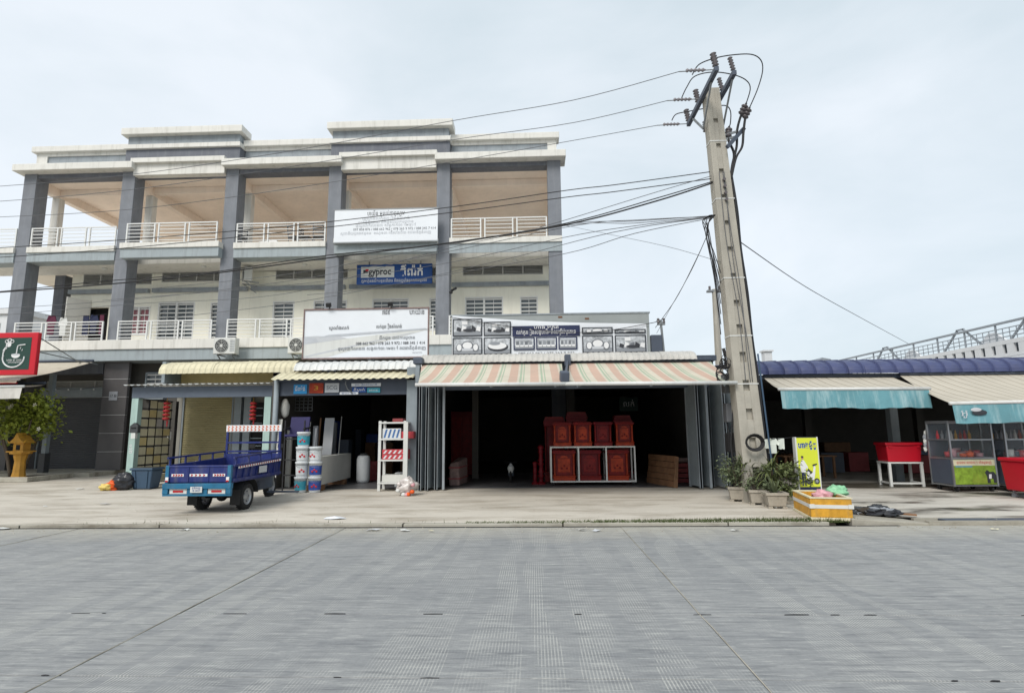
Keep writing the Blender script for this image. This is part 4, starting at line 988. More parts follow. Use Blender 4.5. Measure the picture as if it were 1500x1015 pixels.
# red and green board with the duck
DY = 17.6
x0, x1, z0, z1 = at(-30, 520, DY).x, at(53, 520, DY).x, at(30, 549, DY).z, at(30, 487, DY).z
DB = thing('shop_sign', 'dark green board in a thick red frame with a white duck in a cook hat', 'sign', (x0, DY, z0))
MB().box(x0, x1, DY, DY+.14, z0, z1).build('frame', M['red_paint'], DB, bev=.02)
flat(rect(x0+.2, x1-.2, z0+.17, z1-.17), DY-.006, M['green_board'], DB, 'panel')
cx, cz = at(21, 517, DY).x, at(21, 519, DY).z; k_ = .021
def ln(pts, r, name='outline'): return MB().tube([(cx+p[0]*k_, DY-.012, cz+p[1]*k_) for p in pts], r*k_, 6).build(name, M['white_ink'], DB)
ln([(17*math.cos(t), -5+15*math.sin(t)) for t in [math.radians(a) for a in range(165, 375, 10)]], 1.1)
ln([(-12, 16), (-13, 12), (-15, 8), (-17, 2), (-17, -4)], 1.0); flat([(cx-19*k_, cz+5*k_), (cx-12*k_, cz+9*k_), (cx-13*k_, cz+13*k_), (cx-16*k_, cz+10*k_)], DY-.014, M['white_ink'], DB, 'duck_beak')
flat(ell(cx-10*k_, cz+15*k_, 4.2*k_, 3.6*k_), DY-.014, M['white_ink'], DB, 'duck_head')
for dx, dz, r in ((-13, 20, 3), (-9, 21.5, 3.4), (-5, 20, 3)): ln([(dx+r*math.cos(t*.52), dz+r*.8*math.sin(t*.52)) for t in range(13)], .5, 'cook_hat')
ln([(-12, 17.5), (-5, 17.5)], .6, 'cook_hat')
flat(ell(cx+3*k_, cz-1*k_, 7*k_, 5*k_, 12, PI, 2*PI), DY-.014, M['white_ink'], DB, 'bowl'); flat(ell(cx+3*k_, cz-.4*k_, 7*k_, 1.4*k_), DY-.016, M['print_light'], DB, 'bowl_rim')
ln([(4, 0), (4.5, 8), (5, 13), (8, 14), (17, 15)], .9, 'ladle'); ln([(9, 8), (10, 11)], .5, 'steam'); ln([(12, 5), (13, 8)], .5, 'steam')
text('ហាង ទា បាយ', .09, M['white_ink'], DB, (cx+.03, DY-.014, cz-9*k_), width=.5); text('អាហារដ្ឋាន', .06, M['white_ink'], DB, (cx+.05, DY-.014, cz-12.5*k_), width=.42)
for px, py in ((54, 492), (54, 515)):
    a = at(px, py, DY+.1); MB().tube([a, (-17.6+(py-492)*.03, 21.4, at(115, 532, 21.4).z-.003*(py-492))], .018, 5).build('stay', M['galv'], DB)
# café awnings at the left
awning('large cream awning over the left house front, under the red framed sign', [(-26, 21.5, 4.42), (-17.2, 21.5, 4.42)], [(-26, 17.9, 3.42), (-16.75, 17.9, 3.42)], M['awning_cream'], .06, valance=.1, vm=M['awning_cream'], arms=False, group='cream awnings of the left house')
MB().tube([(-26, 17.86, 3.3), (-16.75, 17.86, 3.3)], .02, 5).build('trim', M['red_paint'], [o for o in bpy.data.objects if o.get('label', '').startswith('large cream awning')][0])
q0 = at(33, 562, 17.8)
awning('lower small cream awning with a worn grey valance beside the tree', [(-22, 19.2, 3.35), (-17.0, 19.2, 3.35)], [(-22, 17.0, at(30, 566, 17).z), (at(34, 566, 17).x, 17.0, at(34, 566, 17).z)], M['awning_cream'], .04, valance=.36, vm=M['grey_sheet'], arms=False, group='cream awnings of the left house')
t = thing('post', 'grey steel post standing on the porch step behind the tree', 'post', (-19.3, 20.9, .2))
px_ = at(66, 660, 20.9).x
MB().box(px_-.08, px_+.08, 20.82, 20.98, .2, 3.9).build('shaft', M['steel_grey'], t); MB().box(px_-.12, px_+.12, 20.78, 21.02, .2, .95).build('foot_sleeve', M['ac_dark'], t)
# ================================================================ UTILITY POLE
UP = thing('utility_pole', 'tall concrete utility pole with double cross arms and thick cables up its side', 'utility pole', (4.66, 12.6, .08))
zb, zt = .07, 9.5
def pc(z): t = (z-zb)/(zt-zb); return 4.68-.40*t, (.265*(1-t)+.17*t), (.2*(1-t)+.13*t)   # centre, half width, half depth
def pslab(z0, z1, u0, u1, d0, d1):      # block between fractions of the width, at front depths
    p = []
    for z in (z0, z1):
        c, w, d = pc(z)
        p += [(c+w*u0, 12.6-d*d1, z), (c+w*u1, 12.6-d*d1, z), (c+w*u1, 12.6-d*d0, z), (c+w*u0, 12.6-d*d0, z)]
    return p
mb = MB().hexa(pslab(zb, zt, -1, 1, -1, .55))
mb.hexa(pslab(zb, zt, -1, -.28, .56, 1)).hexa(pslab(zb, zt, .28, 1, .56, 1))
zz = zb; steps = [.55+.62*k for k in range(14)]
for z in steps:
    h = .16+.02*max(0, 6-z) + (.12 if z < 4 else 0)*.8
    if z > zz: mb.hexa(pslab(zz, z, -.28, .28, .56, .98))
    zz = z+h*.7
mb.hexa(pslab(zz, zt, -.28, .28, .56, .98))
mb.build('shaft', M['concrete_pole'], UP, bev=.006)
for z in (2.55, 3.6, 4.9, 6.75, 8.15):
    c, w, d = pc(z); MB().box(c-w-.008, c+w+.02, 12.6-d-.008, 12.6+d+.008, z, z+.022).build('steel_band', M['white_sheet'], UP)
c, w, d = pc(9.15)
arms = []
for xx, y0, y1, zc in ((c-w-.06, 11.45, 13.75, 9.3), (c+w+.06, 11.7, 13.4, 9.36)):
    MB().bar((xx, y0, zc), (xx, y1, zc), .09, .1).build('cross_arm', M['steel_dark'], UP)
    MB().bar((xx, 12.6, zc-.75), (xx, 13.35, zc-.06), .03, .05).bar((xx, 12.6, zc-.75), (xx, 11.85, zc-.06), .03, .05).build('arm_brace', M['galv'], UP)
def insul(p, d, l=.34, r=.075):
    p, d = Vector(p), Vector(d).normalized(); n = 5; pts = [p]; rr = [.02]
    for k in range(n):
        a = p+d*l*(k+.2)/n; b = p+d*l*(k+.6)/n; pts += [a, b]; rr += [r*.45, r]
    pts.append(p+d*l); rr.append(.03)
    return MB().tube(pts, rr, 8).build('insulator', M['insulator'], UP, smooth=True)
xa = c-w-.06
for y in (11.5, 12.85, 13.7): insul((xa, y, 9.36), (-.15, 0, 1), .34, .075)
xb = c+w+.06
for y in (11.75, 12.5): insul((xb, y, 9.42), (-.2, 0, 1), .34, .06)
insul((xa+.3, 13.4, 9.2), (0, 0, -1), .3, .06)
ends = []
for y in (11.5, 12.6, 13.7):
    a = Vector((xa-.05, y, 9.3)); b = a+Vector((-.75, 0, -.02)); ends.append(b)
    MB().tube([a, b], .012, 5).build('strain_rod', M['galv'], UP); insul(a+Vector((-.18, 0, 0)), (-1, 0, 0), .42, .045).data.materials[0] = M['insulator_pale']
def curve(pts, n=8):     # smooth curve through points
    P = [Vector(p) for p in pts]; o = []
    for i in range(len(P)-1):
        p0, p1, p2, p3 = P[max(i-1, 0)], P[i], P[i+1], P[min(i+2, len(P)-1)]
        for k in range(n):
            t = k/n; o.append(.5*((2*p1)+(p2-p0)*t+(2*p0-5*p1+4*p2-p3)*t*t+(3*p1-p0-3*p2+p3)*t**3))
    return o+[P[-1]]
J = lambda *q: [at(px, py, Y) for px, py, Y in q]
for pts in ([(1014, 110, 11.5), (1024, 95, 11.5), (1046, 86, 11.6), (1072, 81, 11.8), (1100, 80, 12.1), (1114, 88, 12.3), (1117, 104, 12.4), (1110, 130, 12.5), (1098, 158, 12.5)],
            [(998, 145, 12.6), (1006, 128, 12.6), (1018, 112, 12.5), (1045, 106, 12.4), (1075, 110, 12.4), (1093, 118, 12.5), (1099, 130, 12.5), (1093, 152, 12.5)],
            [(984, 177, 13.7), (990, 168, 13.6), (1006, 164, 13.4), (1040, 158, 13.0), (1062, 155, 12.8), (1070, 163, 12.7), (1070, 180, 12.6), (1068, 186, 12.6)]):
    MB().tube(curve(J(*pts)), .013, 5).build('jumper_cable', M['cable'], UP, smooth=True)
for pts in ([(1098, 158, 12.5), (1092, 172, 12.5), (1089, 195, 12.5), (1087, 215, 12.5), (1078, 232, 12.5), (1071, 262, 12.5)],
            [(1093, 152, 12.5), (1086, 168, 12.5), (1080, 190, 12.5), (1079, 215, 12.5), (1073, 240, 12.5), (1070, 262, 12.5)],
            [(1068, 186, 12.6), (1067, 205, 12.5), (1075, 225, 12.5), (1072, 250, 12.5), (1069, 262, 12.5)]):
    p = curve(J(*pts)); MB().tube(p, .028, 6).build('cable_end', M['cable'], UP, smooth=True)
    a, b = p[2], p[5]; dd = (b-a).normalized()
    for k in range(3): MB().tube([a+dd*(.09*k), a+dd*(.09*k+.03), a+dd*(.09*k+.07)], [.03, .085, .03], 8).build('cable_shed', M['insulator'], UP, smooth=True)
a, b = at(1065, 216, 12.3), at(1090, 188, 12.6)
MB().bar(a, b, .06, .08).build('cable_bracket', M['steel_dark'], UP)
for py in (199, 206): MB().bar(at(1050, py+2, 12.5), at(1080, py-6, 12.5), .03, .05).build('bracket_arm', M['galv'], UP)
for k, dx in enumerate((0, .05, .09)):
    MB().tube(curve([Vector((pc(z)[0]+pc(z)[1]+.04+dx*.8+.015*math.sin(z*3+k), 12.52+.07*k, z)) for z in (7.35, 6.5, 5.6, 4.6, 3.6, 2.6, 1.6, .8, .1)], 4), .032 if k < 2 else .016, 6).build('riser_cable', M['cable'], UP, smooth=True)
MB().tube(curve([Vector((pc(z)[0]+pc(z)[1]+.07, 12.38, z)) for z in (3.2, 2.2, 1.2, .1)], 3), .018, 6).build('riser_pipe', M['bin_blue'], UP, smooth=True)
for k, (w0, w1) in enumerate(((.2, .5), (-.5, .1), (-.1, .6))):
    MB().tube(curve([Vector((pc(z)[0]+pc(z)[1]*(w0+(w1-w0)*((8-z)/6)+.12*math.sin(z*1.7+k)), 12.6-pc(z)[2]-.02, z)) for z in (7.4, 6.6, 5.8, 5, 4.2, 3.4, 2.6)], 5), .008, 4).build('loose_wire', M['cable_thin'], UP, smooth=True)
q = at(1062, 270, 12.35)
for k in range(4): MB().cyl((pc(7.2-.16*k)[0]+.02, 12.44, 7.2-.16*k), (pc(7.2-.16*k)[0]+.02, 12.38, 7.2-.16*k), .035, n=8).build('bolt', M['insulator'], UP)
# coils and boxes on the left side of the pole
for k, (px, py, r) in enumerate(((1066, 548, .12), (1070, 528, .09))):
    q = at(px-6, py, 12.45)
    for j in range(6):
        cx_, cz_, r1, r2, tl = q.x+random.uniform(-.06, .08), q.z+random.uniform(-.12, .1), r*random.uniform(.6, 1.1), r*random.uniform(.7, 1.5), random.uniform(-.5, .5)
        MB().tube([(cx_+r1*math.cos(t*.4)+tl*r2*.5*math.sin(t*.4), 12.6+.1*math.sin(t*.4+j), cz_+r2*math.sin(t*.4)) for t in range(17)], random.choice((.007, .01, .012)), 4).build('cable_coil', M['cable'], UP, smooth=True)
q = at(1104, 648, 12.3)
for j in range(6): MB().tube([(q.x+(.15+.009*j)*math.cos(t*.4), 12.28-.012*j, q.z+(.13+.009*j)*math.sin(t*.4)) for t in range(17)], .012, 4).build('cable_coil', M['cable'], UP, smooth=True)
q = at(1071, 580, 12.9)
for k in range(7): MB().tube(curve([Vector((q.x+random.uniform(-.12, .14), 12.75+random.uniform(-.1, .2), z)) for z in (3.4, 2.6, 1.9, 1.2, .5, .08)], 4), random.choice((.014, .022)), 5).build('hanging_cable', M['cable'], UP, smooth=True)
for k, z in enumerate((1.1, 1.75, 2.4)): MB().box(q.x-.16, q.x+.12, 12.8, 13.05, z, z+.42).build('junction_box', M['cable_thin'] if k else M['black_gap'], UP, bev=.02)
# second thin pole behind the sheds and its insulators
t = thing('thin_pole', 'thin far concrete pole with a small crossbar left of the utility pole', 'utility pole', (7.6, 24, .1))
a, b = at(1054, 545, 24), at(1046.5, 424, 24)
MB().tube([(a.x+.12, 24, .1), a, b], [.19, .16, .11], 8).build('shaft', M['concrete_pole'], t); MB().box(b.x-.32, b.x+.32, 23.9, 24.1, b.z-.12, b.z-.04).build('crossbar', M['galv'], t)
for dx in (-.2, .2): MB().cyl((b.x+dx, 24, b.z-.04), (b.x+dx, 24, b.z+.14), .05, n=8).build('insulator', M['insulator'], t)
q = at(913, 317+125, 19)
# ================================================================ WIRES
def wire(label, pts, r=.01, m='cable_thin', group=None, sagn=6):
    P = curve([at(*p) for p in pts], sagn)
    o = solo(MB().tube(P, r, 5), 'overhead_wire', M[m], label, 'power line', P[0], group, smooth=True); return o
def wire3(label, P, r=.01, m='cable_thin', group=None):
    P = curve(P, 6); return solo(MB().tube(P, r, 5), 'overhead_wire', M[m], label, 'power line', P[0], group, smooth=True)
for k, (pts, lb) in enumerate((([(1012, 112, 11.5), (840, 147, 12.0), (664, 177, 12.5), (435, 220, 13), (200, 255, 14), (0, 273, 15), (-200, 285, 16)], 'highest of the three thin power lines from the pole top'),
                               ([(996, 147, 12.6), (840, 180, 12.9), (664, 205, 13.2), (435, 243, 13.8), (200, 277, 14.6), (0, 295, 15.5), (-200, 305, 16)], 'middle one of the three thin power lines from the pole top'),
                               ([(982, 178, 13.7), (840, 206, 13.9), (664, 237, 14.2), (435, 275, 14.6), (200, 306, 15), (0, 318, 16), (-200, 324, 16.5)], 'lowest of the three thin power lines from the pole top'))):
    P_ = [ends[k]]+[at(*p) for p in pts[1:]]; wire3(lb, P_, .008)
wire('thin cable just above the thick bundle, ending high on the pole', [(1040, 252, 12.5), (900, 271, 12.8), (830, 279, 13), (664, 303, 13.3), (435, 330, 14), (200, 350, 14.6), (0, 363, 15.5), (-150, 370, 16)], .011, 'cable')
wire('thin cable crossing the terrace ceilings below the first thin cable', [(1042, 262, 12.5), (900, 281, 12.8), (830, 289, 13), (664, 311, 13.3), (435, 338, 14), (200, 362, 14.6), (0, 377, 15.5), (-150, 384, 16)], .011, 'cable')
wire('thick black cable bundle sagging from the pole across the balconies', [(1044, 268, 12.5), (960, 295, 12.6), (830, 329, 12.8), (664, 355, 13.2), (480, 378, 13.8), (300, 402, 14.5), (150, 417, 15), (0, 428, 15.5), (-150, 437, 16)], .019, 'cable')
wire('second thick black cable hanging just under the thick bundle', [(1044, 266, 12.5), (960, 291, 12.6), (830, 327, 12.8), (664, 356, 13.2), (480, 374, 13.8), (300, 400, 14.5), (150, 412, 15), (0, 427, 15.5), (-150, 435, 16)], .013, 'cable')
wire('thin line joining the thick bundle below the pole bolts', [(1042, 258, 12.5), (960, 282, 12.6), (830, 322, 12.8), (790, 333, 12.9)], .008)
g = 'low service cables fanning out from the pole to the houses'
low = [[(1046, 316, 12.5), (930, 324, 13), (826, 329, 14), (640, 362, 17), (420, 402, 20), (200, 425, 21)],
       [(1046, 317, 12.5), (930, 327, 13), (826, 331, 14), (640, 368, 17), (420, 430, 19), (200, 445, 20), (0, 462, 21)],
       [(1046, 318, 12.5), (930, 331, 13), (826, 348, 15), (640, 388, 18), (420, 418, 20), (150, 440, 21)],
       [(1046, 319, 12.5), (930, 342, 13), (826, 372, 15), (640, 405, 17), (420, 445, 19), (240, 466, 20)],
       [(1046, 317, 12.5), (940, 322, 13), (840, 331, 14), (640, 372, 16), (420, 412, 18), (200, 438, 19), (0, 452, 20)],
       [(1046, 318, 12.5), (900, 340, 13.5), (740, 380, 17), (560, 420, 20), (450, 432, 21)]]
for p in low: wire('thin service cable sagging from the low hook of the pole to the houses', p, .009, 'cable_thin', g)
wire('thin line falling from the pole to the short post by the billboard', [(1038, 340, 12.5), (1020, 380, 13.2), (990, 438, 15), (960, 480, 16.4)], .009, 'cable_thin')
wire('second thin line falling close beside it from the pole to the electric box', [(1036, 345, 12.5), (1012, 398, 13.5), (985, 446, 15.2), (962, 488, 16.4)], .006, 'cable_thin')
wire('thin line crossing the sky right of the row towards the pole middle', [(826, 330, 21.9), (900, 345, 18), (980, 362, 15), (1056, 384, 12.5)], .006, 'cable_thin')
wire('single thin wire descending from the pole to the far right roofs', [(1085, 355, 12.6), (1180, 420, 18), (1260, 465, 25), (1330, 503, 34)], .012, 'cable_thin')
wire('sagging black wire draped over the front of the furniture billboard', [(662, 465, 16.15), (760, 480, 16.15), (860, 487, 16.15), (950, 474, 16.2), (962, 470, 16.4)], .01, 'cable')
t = thing('cable_hook', 'dark knot of cables hooked to the left side of the pole', 'cable knot', at(1042, 320, 12.5))
for k in range(7):
    MB().tube(curve(J((1048, 315, 12.5), (1036+random.uniform(-6, 6), 322+random.uniform(-4, 6), 12.5), (1036+random.uniform(-4, 6), 345+random.uniform(-8, 8), 12.5), (1046, 370+6*k, 12.5), (1056, 400+15*k, 12.45))), .01, 5).build('drop_cable', M['cable'], t, smooth=True)

# ================================================================ CARGO TRICYCLE
TR = thing('cargo_tricycle', 'blue cargo motor tricycle parked with its teal tailgate towards the road', 'tricycle', (-6.5, 11.7, .065))
B, T = M['trike_blue'], M['trike_teal']
xL, xR, yT, yH = -7.17, -5.87, 11.1, 13.2
MB().box(xL, xR, yT, yH, .66, .71).build('bed', B, TR)
bd = TR
tg = MB().box(xL+.06, xR-.06, yT-.03, yT, .68, .98).box(xL+.05, xR-.05, yT-.045, yT+.005, .965, 1.0).build('tailgate', B, TR, bev=.008)
for x in (xL+.45, xR-.45): MB().box(x-.012, x+.012, yT-.04, yT-.03, .69, .96).build('rib', B, tg)
for k, (x0, x1) in enumerate(((xL+.12, xL+.36), (xL+.48, xL+.83), (xR-.36, xR-.12))):
    pl = MB().box(x0, x1, yT-.036, yT-.031, .79, .84).build('reflector', M['white_ink'], tg)
    n = 4
    for j in range(n):
        a = x0+.02+(x1-x0-.03)*j/n; MB().prism([(a, .797), (a+.03, .797), (a+.05, .815), (a+.03, .833), (a, .833), (a+.02, .815)], (0, yT-.038, 0), (1, 0, 0), (0, 0, 1), (0, -.003, 0)).build('arrow', M['lamp_red'], pl)
for x in (xL, xR-.07): MB().box(x, x+.07, yT-.05, yT+.02, .62, 1.0).build('corner_post', T, TR, bev=.006)
for x in (xL+.05, xR-.05): MB().box(x-.03, x+.03, yT-.07, yT-.05, .7, .78).build('side_lamp', M['white_ink'], TR, bev=.006); MB().box(x-.025, x+.025, yT-.075, yT-.071, .69, .72).build('lamp_lens', M['lamp_red'], TR)
bp = MB().box(xL-.03, xR+.02, yT-.07, yT+.03, .56, .66).box(xL-.03, xR+.02, yT-.05, yT+.01, .42, .46).box(xL-.03, xL+.08, yT-.06, yT+.01, .46, .56).box(xR-.08, xR+.02, yT-.06, yT+.01, .46, .56).box(xL+.45, xR-.45, yT-.045, yT+.01, .46, .56).build('bumper', T, TR, bev=.006)
for x in (xL+.27, xR-.27): 
    lb = MB().box(x-.17, x+.17, yT-.03, yT, .465, .555).build('lamp_housing', M['plastic_white'], bp); MB().box(x-.1, x+.1, yT-.038, yT-.031, .49, .53).build('lamp_lens', M['lamp_red'], bp)
pl = MB().box(xL+.54, xL+.77, yT-.085, yT-.075, .49, .6).build('number_plate', M['plastic_white'], TR)
for k, s in enumerate(('ភ្នំពេញ', '1B 4027')): text(s, .05, M['blue_print'], TR, (xL+.655, yT-.087, .575-.05*k), width=.16)
for s, x in ((-1, xL), (1, xR)):
    x0, x1 = (x, x+.03) if s < 0 else (x-.03, x)
    sd_ = MB().hexa([(x0, yT+.02, .7), (x1, yT+.02, .7), (x1, yH, .7), (x0, yH, .7), (x0, yT+.02, .99), (x1, yT+.02, .99), (x1, yH, 1.05), (x0, yH, 1.05)]).build('side_panel', B, TR)
    o = x+s*.012
    MB().bar((o, yT+.02, .715), (o, yH, .715), .05, .05).bar((o, yT+.02, .985), (o, yH, 1.045), .05, .04).build('rim_bar', B, sd_)
    for k in range(8):
        y = yT+.12+.27*k; MB().bar((o, y, .73), (o, y+.07, .98+.005*k), .03, .03).build('rib', B, sd_)
    MB().bar((o, yT+.02, 1.14), (o, yH, 1.2), .035, .035).build('upper_rail', B, TR)
    for k in range(5): y = yT+.1+.5*k; MB().bar((o, y, .99), (o, y, 1.15+.01*k), .03, .03).build('rail_post', B, TR)
    rs = MB().hexa([(o+s*.026, yT+.15, .925), (o+s*.03, yT+.15, .925), (o+s*.03, yH-.05, .985), (o+s*.026, yH-.05, .985), (o+s*.026, yT+.15, .965), (o+s*.03, yT+.15, .965), (o+s*.03, yH-.05, 1.025), (o+s*.026, yH-.05, 1.025)]).build('reflective_strip', M['white_ink'], sd_)
    for k in range(18):
        y = yT+.2+.1*k; z = .93+.0285*(y-yT); MB().box(o+s*.031, o+s*.034, y, y+.035, z, z+.033).build('strip_mark', M['lamp_red'], sd_)
MB().box(xR+.045, xR+.05, yT+1.0, yT+1.35, .78, .92).build('sticker', M['print_light'], TR)
MB().box(xL+.03, xR-.03, yH-.03, yH, .7, 1.15).build('front_panel', B, TR)
hb = MB()
for x in (xL+.03, xR-.03): hb.bar((x, yH, .7), (x, yH, 1.66), .045, .045)
hb.bar((xL+.03, yH, 1.4), (xR-.03, yH, 1.4), .04, .04).bar((xL+.03, yH, 1.2), (xR-.03, yH, 1.2), .04, .04)
hb = hb.build('headboard', B, TR)
cb = MB().box(xL, xR, yH-.025, yH+.02, 1.65, 1.8).build('chevron_board', M['white_ink'], TR)
for r in range(2):
    for k in range(14):
        a = xL+.03+k*.09; z = 1.662+.066*r; q = [(a, z), (a+.03, z), (a+.055, z+.028), (a+.03, z+.056), (a, z+.056), (a+.025, z+.028)]
        MB().prism(q, (0, yH-.026, 0), (1, 0, 0), (0, 0, 1), (0, -.003, 0)).build('chevron', M['orange_print'], cb)
def wheel(x, y, r, w_, parent, name='wheel'):
    z = .065+r
    prof = [(r*.62, -w_*.42), (r*.7, -w_*.5), (r*.9, -w_*.5), (r*.985, -w_*.36), (r, 0), (r*.985, w_*.36), (r*.9, w_*.5), (r*.7, w_*.5), (r*.62, w_*.42)]
    def lx(mb, pr, n=26):
        vs = []; fs = []; k = len(pr)
        for rr, dx in pr:
            for j in range(n): t = 2*PI*j/n; vs.append((x+dx, y+rr*math.cos(t), z+rr*math.sin(t)))
        for i in range(k-1):
            for j in range(n): q = (j+1) % n; fs.append((i*n+j, i*n+q, (i+1)*n+q, (i+1)*n+j))
        return mb.add(vs, fs)
    W = lx(MB(), prof).build(name, M['rubber'], parent, smooth=True)
    lx(MB(), [(r*.63, -w_*.44), (r*.6, -w_*.3), (r*.3, -w_*.15), (r*.18, -w_*.4), (.001, -w_*.42)]).build('rim', M['rim'], W, smooth=True)
    lx(MB(), [(.001, w_*.42), (r*.18, w_*.4), (r*.3, w_*.15), (r*.6, w_*.3), (r*.63, w_*.44)]).build('rim', M['rim'], W, smooth=True)
    nb = MB()
    for j in range(5): t = 2*PI*j/5; nb.cyl((x+w_*.18, y+r*.4*math.cos(t), z+r*.4*math.sin(t)), (x+w_*.26, y+r*.4*math.cos(t), z+r*.4*math.sin(t)), r*.07, n=6)
    nb.build('wheel_nut', M['steel_dark'], W)
    tr = MB()
    for j in range(30):
        t = 2*PI*j/30
        for s in (-1, 1): tr.obox((x+s*w_*.22, y+(r+.002)*math.cos(t+s*.05), z+(r+.002)*math.sin(t+s*.05)), (w_*.16, .007, .012), (t+PI/2, 0, 0))
    tr.build('tread', M['rubber'], W)
    return W
wheel(-6.85, 11.85, .265, .15, TR); wheel(-5.98, 11.85, .265, .15, TR); wheel(-6.5, 14.1, .27, .11, TR)
MB().cyl((-6.85, 11.85, .33), (-5.98, 11.85, .33), .035, n=8).ball((-6.45, 11.85, .34), .11, 10, 7).build('axle', M['cable'], TR, smooth=True)
for x in (-6.7, -6.2): MB().box(x-.03, x+.03, yT+.1, yH+.3, .56, .655).build('chassis_rail', M['steel_dark'], TR)
for x in (-6.73, -6.1):
    for k in range(4): MB().tube(curve([(x, 11.35+.04*k, .5-.025*k), (x, 11.85, .40-.022*k), (x, 12.35-.04*k, .5-.025*k)], 6), .014, 4).build('leaf_spring', M['cable'], TR)
for x, s in ((-6.85, -1), (-5.98, 1)):
    mb = MB(); mb.grid(lambda u, v: (x-.11+.22*v, 11.85-.36*math.cos(u*PI*.95+.1), .36+.33*math.sin(u*PI*.95+.1)), 14, 1); mb.build('fender', M['rubber'], TR, smooth=True)
    MB().box(x-.1, x+.1, 11.47, 11.485, .2, .5).build('mud_flap', M['rubber'], TR)
# rider end: tank, seat, fork, handlebar, lamp
MB().box(-6.68, -6.32, 13.3, 13.75, .72, .84).build('seat', M['rubber'], TR, bev=.04)
MB().ball((-6.5, 13.95, .84), .2, 12, 8, (.85, 1.3, .75)).build('fuel_tank', B, TR, smooth=True)
MB().box(-6.62, -6.38, 13.3, 14.0, .3, .62).build('engine', M['steel_dark'], TR, bev=.03)
MB().tube([(-6.5, 14.05, .98), (-6.5, 14.1, .7)], .03).cyl((-6.42, 14.0, .95), (-6.42, 14.1, .34), .025).cyl((-6.58, 14.0, .95), (-6.58, 14.1, .34), .025).build('fork', M['galv'], TR)
MB().tube(curve([(-6.9, 13.75, 1.08), (-6.7, 13.85, 1.07), (-6.5, 14.0, 1.0), (-6.3, 13.85, 1.07), (-6.1, 13.75, 1.08)], 5), .016).build('handlebar', M['cable'], TR, smooth=True)
for x in (-6.85, -6.15): MB().tube([(x, 13.8, 1.08), (x, 13.82, 1.25)], .008).box(x-.07, x+.07, 13.81, 13.83, 1.25, 1.35).build('mirror', M['cable'], TR)
MB().ball((-6.5, 14.2, 1.0), .11, 10, 8).build('headlamp', M['steel_dark'], TR, smooth=True)
MB().box(-6.05, -5.35, 13.0, 13.1, .28, .32).build('foot_bar', M['steel_dark'], TR)

# ================================================================ THINGS BEFORE THE PAINT SHOP
def bucket(): 
    t = thing('paint_bucket', 'paint bucket', 'bucket', local=True)
    MB().lathe(0, 0, [(.135, 0), (.14, .01), (.155, .33), (.165, .335), (.165, .36), (.16, .365)], 20).build('pail', M['bucket_white'], t, smooth=True)
    MB().lathe(0, 0, [(.168, .345), (.172, .355), (.172, .385), (.165, .392), (.13, .388), (.128, .378), (.001, .378)], 20).build('lid', M['bucket_white'], t, smooth=True)
    vs = []; n = 14
    mb = MB(); mb.grid(lambda u, v: ((.146+.01*v+.003)*math.cos(-PI*1.0+u*PI*1.0), (.146+.01*v+.003)*math.sin(-PI+u*PI), .06+.23*v), n, 1)
    mb.build('label', M['label_teal'], t, smooth=True)
    for k in range(3): MB().ball((-.06+.05*k, -.152, .15+.04*(k % 2)), .028, 8, 5, (1, .25, 1)).build('label_print', M['label_red'], t, smooth=True)
    MB().tube([(.168*math.cos(a), .168*math.sin(a)-.03*math.sin(a*1.0)**2, .32-.06*math.sin(-a)) for a in [-PI+PI*k/10 for k in range(11)]], .004, 4).build('handle', M['galv'], t)
    return t
bk = bucket(); first = True
lab = {0: [('white and teal paint bucket at the bottom of the left stack', 'label_teal'), ('second paint bucket of the left stack, red fruit print', 'bucket_white'), ('third paint bucket of the left stack, under the teal topped one', 'bucket_white'), ('topmost paint bucket of the left stack, teal label', 'label_teal')],
       1: [('blue labelled paint bucket at the bottom of the right stack', 'label_blue'), ('blue labelled paint bucket in the middle of the right stack', 'label_blue'), ('topmost white paint bucket of the right stack', 'bucket_white')]}
for s, (px, n) in enumerate(((441, 4), (461, 3))):
    q = at(px, 715, 14.85)
    for k in range(n):
        o = bk if first else copy_tree(bk); first = False
        place(o, (q.x+random.uniform(-.01, .01), 14.85+random.uniform(-.01, .01), .1+.381*k), random.uniform(-.4, .4), lab[s][k][0], 'stacked paint buckets')
        for ch in o.children:
            if ch.name.startswith('label') and not ch.name.startswith('label_print'):
                ch.data = ch.data.copy(); ch.data.materials[0] = M[lab[s][k][1]]
# white shelf rack with boxes
x0, x1 = -4.08, -3.3
SR = thing('shelf_rack', 'white shelf rack with boxes standing at the right of the paint shop opening', 'shelf', (-3.7, 15.0, .1))
for x in (x0, x1-.12+.0):
    for y in (15.0, 15.5): MB().box(x, x+.07, y, y+.05, .1, 1.9).build('upright', M['white_sheet'], SR)
MB().box(x1-.05, x1+.05, 14.75, 14.82, .1, 1.85).build('front_post', M['plastic_white'], SR)
for z in (.28, .86, 1.4, 1.83): MB().box(x0, x1, 14.99, 15.56, z, z+.04).build('shelf', M['white_sheet'], SR)
def boxed(name, lab_, cat, x0, x1, y0, y1, z0, z1, m, grp=None, bev=.008, n=0, m2=None):
    t = thing(name, lab_, cat, ((x0+x1)/2, y0, z0), group=grp)
    MB().box(x0, x1, y0, y1, z0, z1).build('carton', M[m], t, bev=bev)
    for k in range(n):
        a = x0+.03+(x1-x0-.05)*k/n; MB().prism([(a, z0+.02), (a+.05, z0+.02), (a+.11, z1-.02), (a+.06, z1-.02)], (0, y0-.003, 0), (1, 0, 0), (0, 0, 1), (0, .002, 0)).build('stripe', M[m2], t)
    return t
boxed('carton', 'blue and white striped carton on the upper shelf of the white rack', 'box', x0+.09, -3.5, 15.05, 15.5, 1.441, 1.7, 'bucket_white', n=4, m2='pack_blue')
